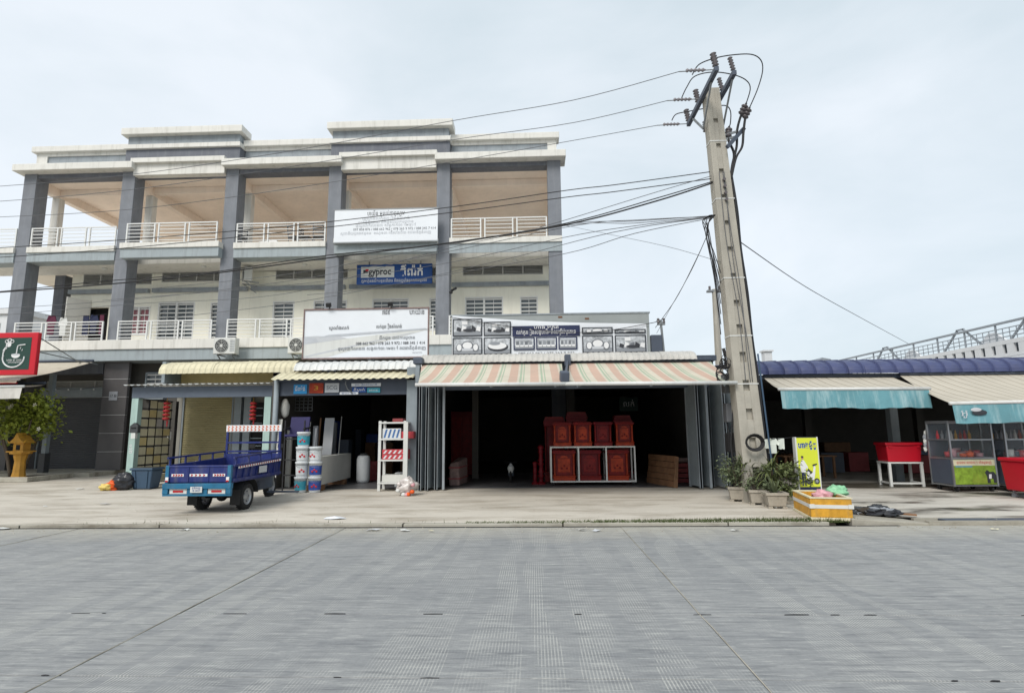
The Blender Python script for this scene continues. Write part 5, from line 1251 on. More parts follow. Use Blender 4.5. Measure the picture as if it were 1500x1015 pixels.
boxed('carton', 'brown red carton at the right end of the upper shelf of the rack', 'box', -3.48, -3.16, 15.03, 15.5, 1.441, 1.62, 'pack_red')
for k in range(2): boxed('carton', ['lower pink and white pack on the middle shelf of the rack', 'upper pink and white pack on the middle shelf of the rack'][k], 'box', x0+.09, -3.3, 15.05, 15.5, .901+.13*k, 1.025+.13*k, 'pack_red', 'pink packs on the rack', n=5, m2='bucket_white')
boxed('carton', 'pale tilted board pack on the bottom shelf of the rack', 'box', x0+.1, -3.4, 15.06, 15.5, .321, .5, 'gypsum')
boxed('carton', 'dark tray of small goods on the rack top', 'box', x0+.35, -3.45, 15.05, 15.5, 1.871, 1.96, 'crate_pink')
# clear bag of bottles
def bag(name, label, x, y, z, r, sq, m, cat='bag', knot=True, jit=.07, extra=None):
    t = thing(name, label, cat, (x, y, z)); mb = MB().ball((x, y, z+r*sq[2]*.96), r, 14, 10, sq, jit)
    mb.build('sack', M[m], t, smooth=True)
    if knot: MB().tube([(x, y, z+r*sq[2]*1.85), (x+.02, y, z+r*sq[2]*1.95), (x+.05, y+.02, z+r*sq[2]*2.05)], [.03, .012, .03], 6).build('knot', M[m], t, smooth=True)
    return t
q = at(596, 728, 14.1)
t = bag('bottle_bag', 'clear plastic bag of empty bottles before the white shelf rack', q.x, 14.1, .085, .24, (1, .8, .9), 'bag_clear', jit=.16)
for k in range(9):
    a = random.uniform(0, 6.28); MB().ball((q.x+.2*math.cos(a), 14.1-.17, .28+.16*math.sin(a)), .06, 7, 5, (1, .7, .8)).build('bottle', M[('bag_pink', 'plastic_white', 'bag_orange', 'bag_clear')[k % 4]], t, smooth=True)
# white plaster boards
t = thing('board_stack', 'long stack of white plaster boards lying on edge in the paint shop entrance', 'boards', (-5.9, 15.1, .1))
for k in range(6): MB().hexa([(-5.68-.07*k, 15.1+.02*k, .25), (-5.62-.07*k, 15.1+.02*k, .25), (-5.62-.07*k, 17.6, .25), (-5.68-.07*k, 17.6, .25), (-5.68-.07*k, 15.1+.02*k, .98), (-5.62-.07*k, 15.1+.02*k, .98), (-5.62-.07*k, 17.6, .98), (-5.68-.07*k, 17.6, .98)]).build('board', M['gypsum'], t)
for y_ in (15.2, 17.0): MB().box(-6.1, -5.6, y_, y_+.2, .1, .248).build('skid', M['plank'], t)
def leaning(label, px0, px1, py0, py1, Y, m, dep=.03, lean=.25, n=1):
    a, b = at(px0, py1, Y), at(px1, py0, Y+lean); t = thing('board', label, 'board', (a.x, Y, max(a.z, .1)))
    MB().hexa([(a.x, Y, a.z), (b.x, Y, a.z), (b.x, Y+dep, a.z), (a.x, Y+dep, a.z), (a.x, Y+lean, b.z), (b.x, Y+lean, b.z), (b.x, Y+lean+dep, b.z), (a.x, Y+lean+dep, b.z)]).build('sheet', M[m], t); return t
leaning('white board leaning behind the headboard of the cargo tricycle', 392, 414, 614, 700, 15.6, 'gypsum')
leaning('narrow white board leaning right of the navy chair', 444, 455, 618, 700, 15.4, 'plastic_white')
leaning('tall grey white sheet leaning against the board stack', 469, 490, 612, 690, 16.6, 'print_light')
leaning('thin white batten standing beside the tall grey sheet', 494, 500, 610, 690, 17.0, 'plastic_white')
leaning('narrow pale board next to the white board right of the navy chair', 456, 462, 627, 700, 15.6, 'print_light')
leaning('brown board leaning in the shade of the paint shop entrance', 463, 469, 612, 700, 16.9, 'plank')
# navy chair upside on a hand cart
t = thing('folded_chair', 'navy blue chair set on a black hand cart behind the paint buckets', 'chair', (-6.4, 15.2, .1))
a, b = at(416, 640, 15.2), at(446, 610, 15.2)
MB().box(a.x, b.x, 15.2, 15.6, a.z, a.z+.07).build('seat', M['chair_navy'], t, bev=.02); MB().hexa([(a.x, 15.5, a.z), (b.x, 15.5, a.z), (b.x, 15.56, a.z), (a.x, 15.56, a.z), (a.x, 15.6, b.z), (b.x, 15.6, b.z), (b.x, 15.66, b.z), (a.x, 15.66, b.z)]).build('backrest', M['chair_navy'], t, bev=.015)
for x in (a.x, b.x): MB().bar((x, 15.25, .1), (x, 15.25, b.z-.1), .03, .03).build('frame', M['cable'], t); MB().bar((x, 15.2, a.z+.2), (x, 15.6, a.z+.25), .05, .04).build('armrest', M['cable'], t)
for z in (.5, .9, a.z-.05): MB().bar((a.x, 15.25, z), (b.x+.15, 15.25, z), .03, .03).build('crossbar', M['cable'], t)
t = thing('white_sack', 'hanging white sack in the upper left of the paint shop', 'sack', at(417, 610, 16))
a, b = at(411, 612, 16), at(424, 584, 16); MB().ball(((a.x+b.x)/2, 16, (a.z+b.z)/2), .27, 12, 10, (.5, .4, 1.0), .05).build('cloth', M['gypsum'], t, smooth=True); MB().cyl(((a.x+b.x)/2, 16, b.z), ((a.x+b.x)/2, 16, 3.2), .01).build('cord', M['cable'], t)
# dim goods inside: shelves, boxes, machine, drum
random.seed(21)
for k in range(14):
    x = random.uniform(-7.0, -3.7); y = random.uniform(18.2, 23.5); w = random.uniform(.2, .5); h = random.uniform(.4, 1.9)
    boxed('stock_box', 'dim stack of goods in the depth of the paint shop', 'box', x, x+w, y, y+.4, .105, .105+h, random.choice(('steel_dark', 'plank', 'gypsum', 'label_blue', 'print_grey')), 'goods in the depth of the paint shop')
for k in range(9):
    x = random.uniform(-7.05, -6.5); y = 16.2+.28*k; w = random.uniform(.12, .3); h = random.uniform(.5, 2.3)
    boxed('stock_item', 'upright pale stock leaning along the left wall of the paint shop', 'stock', x, x+w, y, y+.1, .105, .105+h, ('gypsum', 'plank', 'print_grey', 'white_sheet', 'bin_blue', 'panel_paint')[k % 6], 'stock along the left wall of the paint shop')
for k in range(10):
    x = random.uniform(-3.9, -3.45); y = 16.1+.35*k; z = .105+.42*(k % 4)
    boxed('stock_tin', 'tin or carton stacked along the right wall of the paint shop', 'stock', x, x+.32, y, y+.3, z if k % 4 == 0 else z, z+.38, ('bucket_white', 'label_blue', 'print_grey', 'crate_pink', 'gypsum')[k % 5], 'stock along the right wall of the paint shop')
q = at(532, 692, 17.5)
t = thing('drum', 'white plastic drum standing in the middle of the paint shop floor', 'drum', (q.x, 17.5, .105))
MB().lathe(q.x, 17.5, [(.17, .105), (.2, .2), (.2, .8), (.17, .9), (.1, .92), (.001, .92)], 16).build('body', M['bucket_white'], t, smooth=True); MB().lathe(q.x, 17.5, [(.11, .922), (.11, .98), (.001, .985)], 12).build('cap', M['ac_dark'], t)
q = at(545, 692, 18.2)
for k in range(4): boxed('brick_pack', ['lowest', 'second lowest', 'third', 'topmost'][k]+' red pack in the small pile beside the white drum', 'box', q.x-.2, q.x+.25, 18.2, 18.6, .105+.15*k, .25+.15*k, 'crate_pink', 'pile of red packs')
t = thing('wall_grille', 'grey metal grille hanging inside the paint shop', 'grille', at(440, 600, 16.8)); g = MB()
a, b = at(432, 602, 16.9), at(458, 582, 16.9)
for k in range(5): g.bar((a.x, 16.9, a.z+(b.z-a.z)*k/4), (b.x, 16.9, a.z+(b.z-a.z)*k/4), .02, .02); g.bar((a.x+(b.x-a.x)*k/4, 16.9, a.z), (a.x+(b.x-a.x)*k/4, 16.9, b.z), .02, .02)
g.build('bars', M['galv'], t)

# ================================================================ FURNITURE
def cabinet(w, h, d, mA, mB, tall=False):
    t = thing('altar_cabinet', 'carved wooden altar cabinet', 'cabinet', local=True)
    MB().box(-w/2, w/2, -d/2, d/2, 0, h*.12).box(-w/2-.015, w/2+.015, -d/2-.015, d/2+.015, h*.12, h*.155).build('plinth', mB, t, bev=.006)
    MB().box(-w/2+.05, w/2-.05, -d/2+.1, d/2-.02, h*.155, h*.88).build('back_case', mA, t)
    for x in (-w/2+.035, w/2-.035): MB().lathe(x, -d/2+.04, [(.03, h*.156), (.035, h*.2), (.022, h*.25), (.026, h*.5), (.022, h*.78), (.034, h*.82), (.03, h*.879)], 8).build('column', mB, t, smooth=True)
    pn = MB().box(-w/2+.09, w/2-.09, -d/2+.075, -d/2+.098, h*.2, h*.84).build('panel', mA, t)
    MB().box(-w/2+.13, w/2-.13, -d/2+.06, -d/2+.074, h*.27, h*.72).build('carved_field', mB, pn, bev=.01)
    MB().prism([(-w*.2, h*.74), (w*.2, h*.74), (w*.13, h*.8), (0, h*.83), (-w*.13, h*.8)], (0, -d/2+.06, 0), (1, 0, 0), (0, 0, 1), (0, .014, 0)).build('carved_crest', mB, pn)
    for k in range(3): MB().ball((-w*.12+w*.12*k, -d/2+.058, h*(.4+.08*(k % 2))), w*.05, 8, 5, (1, .3, 1)).build('carving', mA, pn, smooth=True)
    MB().box(-w/2-.01, w/2+.01, -d/2-.01, d/2, h*.88, h*.925).box(-w/2-.03, w/2+.03, -d/2-.03, d/2+.01, h*.925, h*.96).box(-w/2, w/2, -d/2, d/2, h*.96, h).build('cornice', mA, t, bev=.006)
    if tall: MB().box(-w*.46, w*.46, -d/2+.02, d/2, h, h*1.03).build('top_board', mB, t)
    return t
RK = thing('display_rack', 'pale steel rack on castors carrying two rows of red wooden altar cabinets', 'rack', (1.6, 16.3, .11))
rx0, rx1, ry0, ry1 = .44, 2.78, 16.05, 16.65
rk = MB()
for z in (.24, 1.17): MB().box(rx0, rx1, ry0, ry1, z-.04, z).build('shelf', M['white_sheet'], RK)
for x in (rx0, rx0+.76, rx0+1.52, rx1-.04):
    for y in (ry0, ry1-.04): MB().box(x, x+.04, y, y+.04, .24, 1.13).build('upright', M['white_sheet'], RK)
for x in (rx0+.08, rx1-.08):
    for y in (ry0+.06, ry1-.06): MB().cyl((x-.02, y, .15), (x+.02, y, .15), .045, n=10).box(x-.012, x+.012, y-.01, y+.01, .15, .2).build('castor', M['cable'], RK)
wc, wo, wr = M['wood_crimson'], M['wood_orange'], M['wood_red']
cab_lab = ['altar cabinet at the left end of the rack top', 'second altar cabinet on the rack top, orange base', 'third altar cabinet on the rack top', 'altar cabinet at the right end of the rack top']
for k, (px0, px1) in enumerate(((811, 836), (840, 866), (869, 895), (900, 927))):
    xc = (at(px0, 640, 16.3).x+at(px1, 640, 16.3).x)/2
    c_ = cabinet(.49, .66, .42, wr if k != 2 else wc, wo if k != 2 else wr); place(c_, (xc, 16.3, 1.172), random.uniform(-.04, .04), cab_lab[k], 'carved altar cabinets on the rack')
for k, (px0, px1) in enumerate(((811, 842), (846, 881), (887, 920))):
    xc = (at(px0, 690, 16.3).x+at(px1, 690, 16.3).x)/2
    c_ = cabinet(.6, .82, .48, (wr, wc, wr)[k], (wo, wr, wo)[k], False); place(c_, (xc, 16.33, .242), random.uniform(-.03, .03), ['larger orange altar cabinet at the left of the lower shelf', 'dark crimson altar cabinet in the middle of the lower shelf', 'larger orange altar cabinet at the right of the lower shelf'][k], 'carved altar cabinets on the rack')
for k, (px, top, w) in enumerate(((812, 613, .6), (845, 606, .6), (913, 611, .5))):
    q = at(px, top, 17.1); h = q.z-.112
    c_ = cabinet(w, h, .5, wc, wr, True); c_.location = (q.x, 17.5, .112); c_['label'] = ['tall dark altar cabinet behind the left end of the rack', 'tall altar cabinet with red cornice rising behind the rack', 'tall dark altar cabinet behind the right end of the rack'][k]; c_['group'] = 'tall cabinets behind the rack'  # dimness of the shop's depth put into the colour by darker wood
for k, (px, top, r) in enumerate(((784, 677, .07), (793, 653, .085))):
    q = at(px, 710, 16.5); zt_ = at(px, top, 16.5).z
    t = thing('turned_pillar', ['shorter turned red wooden pillar left of the rack', 'taller turned red wooden pillar beside the rack'][k], 'pillar', (q.x, 16.5, .112))
    pr = [(r*1.3, .112), (r*1.3, .17)]; n = 9
    for j in range(n): z = .18+(zt_-.18)*j/n; pr += [(r*.6, z), (r*(1.1 if j % 3 else .75), z+(zt_-.18)/n*.5)]
    MB().lathe(q.x, 16.5, pr+[(r*.9, zt_), (.001, zt_+.03)], 12).build('shaft', M['wood_crimson'], t, smooth=True); MB().lathe(q.x, 16.5, [(r*1.32, .112), (r*1.5, .112), (r*1.5, .15), (r*1.32, .16)], 12).build('base', M['wood_crimson'], t)
# wrapped bundle by the left door
q = at(670, 712, 16.4)
t = thing('wrapped_bundle', 'wrapped furniture bundle leaning inside the left folding doors', 'bundle', (q.x, 16.4, .112))
MB().hexa([(q.x-.2, 16.1, .112), (q.x+.1, 16.1, .112), (q.x+.2, 17.2, .112), (q.x-.1, 17.2, .112), (q.x-.2, 16.15, .72), (q.x+.06, 16.15, .78), (q.x+.2, 17.2, .85), (q.x-.1, 17.2, .85)]).build('wrapping', M['wrap'], t, bev=.05)
for z in (.3, .6): MB().hexa([(q.x-.21, 16.085, z), (q.x+.11, 16.085, z), (q.x+.212, 17.2, z), (q.x-.1, 17.2, z), (q.x-.21, 16.085, z+.03), (q.x+.11, 16.085, z+.03), (q.x+.212, 17.2, z+.03), (q.x-.1, 17.2, z+.03)]).build('strap', M['crate_pink'], t)
# dim stool and a statue-like white lamp on the floor
q = at(748, 708, 17.2)
t = thing('motor_scooter', 'white fronted scooter standing in the dark furniture shop', 'scooter', (q.x, 17.4, .112))
MB().ball((q.x, 17.3, .75), .16, 12, 8, (1, .7, 1.1)).build('front_shield', M['plastic_white'], t, smooth=True); MB().cyl((q.x-.3, 17.45, 1.02), (q.x+.3, 17.45, 1.02), .018).build('handlebar', M['cable'], t)
MB().tube([(q.x+.26*0+.0, 17.1+.24*math.cos(k*.4), .36+.24*math.sin(k*.4)) for k in range(17)], .05, 6).build('tyre', M['rubber'], t, smooth=True)
MB().box(q.x-.1, q.x+.1, 17.05, 17.2, .55, .66).build('front_fender', M['plastic_white'], t, bev=.03); MB().box(q.x-.14, q.x+.14, 17.5, 18.5, .35, .75).build('body', M['steel_dark'], t, bev=.06); t.scale = (.62, .62, .62); MB().ball((q.x, 17.17, .92), .08, 10, 6).build('headlamp', M['print_light'], t, smooth=True)
# planks leaning on the right
PB = Vector((3.62, 15.35, .114)); PE = Vector((3.22, 16.9, .114)); PT = Vector((.14, .3, .8))
PL = thing('plank_pallet', 'pallet of pale brown planks leaning inside the right end of the furniture opening', 'pallet', PB)
e1 = PE-PB; e2 = PT; nn = e1.cross(e2).normalized()*-1
for k in range(5):
    p = PB+e2*(.2*k); q_ = p+e2*.185; d = nn*.03; j = random.uniform(-.02, .02)
    MB().hexa([p+e1*j, p+e1*(1+j), p+e1*(1+j)-d, p+e1*j-d, q_+e1*j, q_+e1*(1+j), q_+e1*(1+j)-d, q_+e1*j-d]).build('plank', M['plank'], PL)
for u in (.02, .48, .93):
    p = PB+e1*u-nn*.032; MB().hexa([p, p+e1*.06, p+e1*.06-nn*.09, p-nn*.09, p+e2*.99, p+e2*.99+e1*.06, p+e2*.99+e1*.06-nn*.09, p+e2*.99-nn*.09]).build('batten', M['plank'], PL)
q = at(1003, 713, 16.5)
t = thing('crate', 'dim red slatted crate behind the leaning planks', 'crate', (q.x, 16.6, .112))
for k in range(4): MB().box(q.x-.3, q.x+.25, 16.6, 16.63, .13+.14*k, .24+.14*k).build('slat', M['crate_pink'], t)
for x in (q.x-.3, q.x+.2): MB().box(x, x+.05, 16.635, 17.1, .112, .68).build('corner_post', M['crate_pink'], t)
MB().box(q.x-.28, q.x+.2, 16.7, 17.0, .681, .8).build('bundle', M['wrap'], t, bev=.04)
t = thing('shop_notice', 'dim framed notice on the right wall of the furniture shop', 'notice', at(922, 590, 22)); a, b = at(908, 602, 22), at(934, 582, 22)
MB().box(a.x, b.x, 22, 22.04, a.z, b.z).build('panel', M['green_board'], t); text('លក់', .3, M['white_ink'], t, ((a.x+b.x)/2, 21.99, (a.z+b.z)/2), width=.4)
t = thing('wall_cabinet', 'dim tall cabinet in the left depth of the furniture shop', 'cabinet', (-1.9, 21, .11)); MB().box(-2.9, -2.1, 20, 20.6, .112, 2.3).build('case', M['wood_crimson'], t, bev=.02); MB().box(-2.85, -2.52, 19.98, 19.998, .3, 2.1).build('door', M['wood_red'], t); MB().box(-2.48, -2.15, 19.98, 19.998, .3, 2.1).build('door', M['wood_red'], t)
# ================================================================ POTS AND PLANTS BY THE POLE
random.seed(5)
def pot(x, y, w, d, h, rz, label):
    t = thing('plant_pot', label, 'plant pot', local=True, group='concrete pots at the foot of the utility pole')
    mb = MB(); k = .82
    mb.hexa([(-w*k, -d*k, .04), (w*k, -d*k, .04), (w*k, d*k, .04), (-w*k, d*k, .04), (-w, -d, h), (w, -d, h), (w, d, h), (-w, d, h)])
    mb.build('body', M['pot_concrete'], t, bev=.012)
    MB().box(-w-.02, w+.02, -d-.02, -d+.03, h+.001, h+.05).box(-w-.02, w+.02, d-.03, d+.02, h+.001, h+.05).box(-w-.02, -w+.03, -d+.03, d-.03, h+.001, h+.05).box(w-.03, w+.02, -d+.03, d-.03, h+.001, h+.05).build('rim', M['pot_concrete'], t)
    MB().box(-w+.03, w-.03, -d+.03, d-.03, h, h+.03).build('soil', M['soil'], t)
    for sx in (-1, 1):
        for sy in (-1, 1): MB().box(sx*w*.7-.04, sx*w*.7+.04, sy*d*.7-.04, sy*d*.7+.04, 0, .04).build('foot', M['pot_concrete'], t)
    place(t, (x, y, gz(y)), rz); return t
pot(4.34, 12.75, .17, .17, .26, -.25, 'concrete plant pot farthest from the road, at the left of the pots')
pot(4.55, 12.2, .15, .15, .25, -.2, 'middle concrete plant pot between the other two planted pots')
pot(4.72, 11.72, .19, .17, .25, -.1, 'concrete plant pot nearest to the road, holding the aloe')
t = thing('concrete_block', 'broken grey concrete block lying right of the plant pots', 'concrete block', (5.15, 12.3, .07))
MB().box(4.95, 5.35, 12.2, 12.6, .07, .22).build('block', M['pot_concrete'], t, bev=.03)
def blade(mb, p, az, l, droop, wd, up):
    p = Vector(p); d = Vector((math.cos(az), math.sin(az), 0)); s = Vector((-math.sin(az), math.cos(az), 0)); n = 5; vs = []
    for k in range(n+1):
        t = k/n; c = p+d*(l*t*(1-up*.6))+Vector((0, 0, l*(up*t*1.1-droop*t*t))); ww = wd*(1-t)**.7*(.5+t if t < .5 else 1)
        vs += [c-s*ww+Vector((0, 0, ww*.3)), c+s*ww+Vector((0, 0, ww*.3))]
    return mb.add(vs, [(2*k, 2*k+1, 2*k+3, 2*k+2) for k in range(n)])
def spiky(label, x, y, z, n, l, m, heads=1, stem=0, cat='plant', droop=.5, wd=.018):
    t = thing('potted_plant', label, cat, (x, y, z))
    for h in range(heads):
        ox, oy = (random.uniform(-.12, .12), random.uniform(-.1, .1)) if heads > 1 else (0, 0); sz = stem*(1-.22*h)
        if stem: MB().tube([(x, y, z), (x+ox*.5, y+oy*.5, z+sz*.5), (x+ox, y+oy, z+sz)], [.03, .025, .02], 6).build('stem', M['bark'], t)
        for k in range(n): 
            b = MB(); blade(b, (x+ox, y+oy, z+sz+random.uniform(-.05, .03)), random.uniform(0, 6.28), l*random.uniform(.6, 1.1), droop*random.uniform(.6, 1.4), wd*random.uniform(.8, 1.2), random.uniform(.2, 1.1)); b.build('leaf', M[m], t)
    return t
spiky('tall dracaena with long drooping leaves behind the pots', 4.88, 12.2, .3, 34, .5, 'foliage_dry', 5, .5, wd=.024, droop=.7)
spiky('small spiky dark plant at the pole foot left of the dracaena', 4.5, 12.5, .36, 26, .5, 'foliage_dry', 3, .45, wd=.022)
spiky('grey green aloe in the pot nearest to the road', 4.72, 11.72, .33, 24, .42, 'foliage_grey', 1, 0, droop=.15, wd=.03)
def bushy(label, x, y, z, r, h, n, m, leaf=.05, name='potted_plant', cat='plant', stems=6, trunk=None, flowers=0, sq=1.0):
    t = thing(name, label, cat, (x, y, z))
    if trunk:
        for k in range(trunk):
            a = random.uniform(0, 6.28); MB().tube(curve([(x+.15*math.cos(a), y+.15*math.sin(a), z), (x+r*.3*math.cos(a), y+r*.3*math.sin(a), z+h*.35), (x+r*.6*math.cos(a), y+r*.6*math.sin(a), z+h*.75)], 3), [.05, .048, .045, .04, .03, .025, .02], 6).build('trunk', M['bark'], t, smooth=True)
    else:
        for k in range(stems):
            a = random.uniform(0, 6.28); MB().tube([(x+.04*math.cos(a), y+.04*math.sin(a), z), (x+r*.6*math.cos(a), y+r*.6*math.sin(a), z+h*.8)], [.01, .005], 4).build('stem', M['bark'], t)
    cl = [(random.gauss(0, .45), random.gauss(0, .42), random.uniform(.25 if not trunk else .6, 1)) for _ in range(max(8, n//60))]
    mb = MB()
    for k in range(n):
        c = random.choice(cl); s_ = .17
        p = Vector((x+r*max(-1.1, min(1.1, c[0]+random.gauss(0, s_))), y+r*sq*max(-1.1, min(1.1, c[1]+random.gauss(0, s_))), z+h*max(.12 if not trunk else .42, c[2]+random.gauss(0, s_*.5))))
        d = Vector((random.gauss(0, 1), random.gauss(0, 1), random.gauss(-.2, .6))).normalized(); s = d.cross(Vector((random.gauss(0, .4), random.gauss(0, .4), 1))).normalized(); l = leaf*random.uniform(.6, 1.3)
        mb.add([p, p+d*l*.5+s*l*.3, p+d*l, p+d*l*.5-s*l*.3], [(0, 1, 2, 3)])
    mb.build('crown', M[m], t, kind='stuff')
    if flowers:
        for k in range(flowers):
            c = random.choice(cl); p = (x+r*c[0]*1.2, y-r*.6*sq, z+h*c[2]); fm = MB()
            for j in range(5): a = j*1.2566; fm.add([p, (p[0]+.06*math.cos(a-.4), p[1]-.03, p[2]+.06*math.sin(a-.4)), (p[0]+.085*math.cos(a), p[1]-.02, p[2]+.085*math.sin(a)), (p[0]+.06*math.cos(a+.4), p[1]-.03, p[2]+.06*math.sin(a+.4))], [(0, 1, 2, 3)])
            fm.build('flower', M['flower_white'], t)
    return t
bushy('small leaved bush in the pot farthest from the road', 4.34, 12.7, .32, .36, .65, 1100, 'foliage_grey', .07)
bushy('thin twiggy plant in the middle pot', 4.55, 12.2, .31, .26, .5, 700, 'foliage_grey', .06)
bushy('low green bush spreading right of the pots below the dracaena', 5.12, 12.4, .1, .5, .75, 1500, 'foliage_dry', .085)
# laundry by the pole
a, b = at(1119, 643, 12.4), at(1162, 640, 12.6)
solo(MB().tube([a, a.lerp(b, .5)-Vector((0, 0, .02)), b], .006, 4), 'clothes_line', M['cable'], 'clothes line from the utility pole to the yellow sign', 'clothes line', a)
def shirt2(label, px0, px1, py0, py1, Y, m, sh):
    x0, x1, z0, z1 = gp(px0, px1, py0, py1, Y); garment(label, 'clothing', x0, x1, z0, z1, Y, m, sh)
shirt2('pale shirt on the short line between the pole and the yellow sign', 1127, 1137, 642, 664, 12.45, M['cloth_white'], True)
shirt2('small pale towel on the short line next to the yellow sign', 1141, 1149, 642, 658, 12.5, M['cloth_white'], False)
shirt2('folded pale cloth nearest to the pole on the short line', 1121, 1126, 643, 657, 12.4, M['cloth_white'], False)
# yellow green sign stand with a scooter print
SS = thing('sign_stand', 'yellow green standing sign with a printed man and scooter', 'sign', (5.8, 12.5, .08))
c0 = Vector((5.56, 12.5, .27)); ux = Vector((.47, .05, 0)); h_ = 1.15
def sp(u, v, d=0): return c0+ux*u+Vector((0, 0, h_*v))+Vector((.1, -1, 0)).normalized()*d
MB().hexa([sp(0, 0), sp(1, 0), sp(1, 0, -.12), sp(0, 0, -.12), sp(0, 1), sp(1, 1), sp(1, 1, -.12), sp(0, 1, -.12)]).build('box', M['print_dark'], SS)
MB().hexa([sp(.02, .1, .004), sp(.97, .1, .004), sp(.97, .1, .001), sp(.02, .1, .001), sp(.02, .985, .004), sp(.97, .985, .004), sp(.97, .985, .001), sp(.02, .985, .001)]).build('face', M['sign_yellow'], SS)
MB().hexa([sp(.02, .01, .004), sp(.97, .01, .004), sp(.97, .01, .001), sp(.02, .01, .001), sp(.02, .1, .004), sp(.97, .1, .004), sp(.97, .1, .001), sp(.02, .1, .001)]).build('face_band', M['navy_print'], SS)
for u in (0, 1): MB().bar(sp(u, -.15, -.06), sp(u, 1, -.06), .03, .13).build('frame_post', M['plastic_white'], SS)
an = math.atan2(.05, .47)
for s, z, wd, m, dd in (('ហាងម៉ូតូ', .84, .42, 'white_ink', .005), ('ហាងម៉ូតូ', .845, .4, 'blue_print', .008)):
    text(s, .15, M[m], SS, sp(.5, z, dd), rot=(PI/2, 0, an), width=wd, bold=.006)
def pf(poly, m, name, d=.006): SS_ = MB(); k = len(poly); a = [sp(p[0], p[1], d) for p in poly]; b = [sp(p[0], p[1], d-.002) for p in poly]; SS_.add(a+b, [tuple(range(k)), tuple(range(k, 2*k))[::-1]]+[(i, (i+1) % k, k+(i+1) % k, k+i) for i in range(k)]); return SS_.build(name, M[m], SS)
E_ = lambda cx, cy, a, b, n=14: [(cx+a*math.cos(2*PI*k/n), cy+b*math.sin(2*PI*k/n)) for k in range(n)]
pf([(.14, .12), (.2, .12), (.24, .3), (.27, .12), (.33, .12), (.33, .36), (.14, .36)], 'navy_print', 'printed_man')
pf([(.12, .36), (.34, .36), (.36, .44), (.44, .42), (.45, .46), (.34, .54), (.28, .58), (.18, .58), (.1, .5)], 'white_ink', 'printed_man', .008); pf(E_(.22, .62, .055, .028), 'skin_print', 'printed_man', .009); pf(E_(.22, .64, .06, .018), 'ink_dark', 'printed_man', .01)
for cx in (.45, .82): pf(E_(cx, .2, .13, .055), 'ink_dark', 'printed_wheel', .008); pf(E_(cx, .2, .07, .03), 'print_grey', 'printed_wheel', .01)
pf([(.38, .24), (.5, .22), (.62, .2), (.7, .24), (.76, .34), (.8, .46), (.72, .48), (.66, .36), (.56, .34), (.44, .42), (.36, .36)], 'white_ink', 'printed_scooter', .012); pf([(.36, .37), (.46, .43), (.58, .38), (.56, .35), (.44, .38)], 'ink_dark', 'printed_seat', .014); pf([(.66, .5), (.88, .52), (.88, .5), (.68, .47)], 'ink_dark', 'printed_handlebar', .014)
# yellow ice box heaped with bags
def icebox(x, y, rz, label):
    t = thing('ice_box', label, 'cool box', local=True); w, d, h = .32, .62, .36
    b = MB()
    for (x0, x1, y0, y1) in ((-w, w, -d, -d+.05), (-w, w, d-.05, d), (-w, -w+.05, -d+.05, d-.05), (w-.05, w, -d+.05, d-.05)): b.box(x0, x1, y0, y1, .05, h)
    b.build('body', M['cooler_yellow'], t, bev=.012)
    MB().box(-w+.05, w-.05, -d+.05, d-.05, .05, .1).build('bottom', M['cooler_yellow'], t)
    MB().box(-w-.015, w+.015, -d-.015, d+.015, 0, .05).build('base', M['cream_sheet'], t, bev=.01)
    MB().box(-w-.006, w+.006, -d-.006, -d+.0, .2, .26).box(-w-.006, -w+.0, -d, d, .2, .26).box(w, w+.006, -d, d, .2, .26).build('band', M['plastic_white'], t)
    MB().box(-w-.01, w+.01, -d-.01, -d+.052, h+.001, h+.022).box(-w-.01, w+.01, d-.052, d+.01, h+.001, h+.022).box(-w-.01, -w+.052, -d+.052, d-.052, h+.001, h+.022).box(w-.052, w+.01, -d+.052, d-.052, h+.001, h+.022).build('rim', M['cream_sheet'], t)
    for s in (-.3, .3): MB().box(s-.04, s+.04, -d-.02, -d-.006, .2, .27).build('latch', M['plastic_white'], t)
    place(t, (x, y, .06), rz); return t
icebox(5.12, 10.72, -.2, 'open yellow ice box with a white band, standing by the road drain')
q = at(1205, 728, 10.75)
bag('shopping_bag', 'pink and white plastic bag heaped in the yellow ice box', q.x, 10.75, .28, .15, (1.05, 1, .75), 'bag_pink', knot=False, jit=.2)
bag('shopping_bag', 'light green plastic bag on top of the yellow ice box', at(1226, 724, 10.85).x, 10.85, .32, .17, (1.1, .9, .75), 'bag_green', knot=False, jit=.2)
t = thing('plastic_bag', 'crumpled white plastic bag on the ground beside the pots', 'bag', (4.95, 11.5, .07)); q = at(1140, 741, 11.7)
MB().ball((q.x, 11.7, .15), .13, 9, 6, (1.1, .8, .6), .28).build('film', M['plastic_white'], t)
t = thing('rubbish_heap', 'dark heap of wet rubbish on the drain right of the yellow ice box', 'rubbish', (5.9, 10.6, .05))
for k in range(16): MB().ball((5.55+random.uniform(0, .8), 10.62+random.uniform(-.12, .35), .09+random.uniform(0, .09)), random.uniform(.07, .14), 7, 5, (1.4, 1, .55), .25).build('scrap', M[random.choice(('bag_black', 'bag_black', 'ac_dark', 'soil', 'print_grey'))], t)
t = thing('wood_batten', 'pale batten lying across the drain beside the ice box', 'batten', (6.0, 10.6, .1)); MB().bar((5.5, 10.95, .17), (6.6, 10.45, .1), .06, .03).build('timber', M['plank'], t)

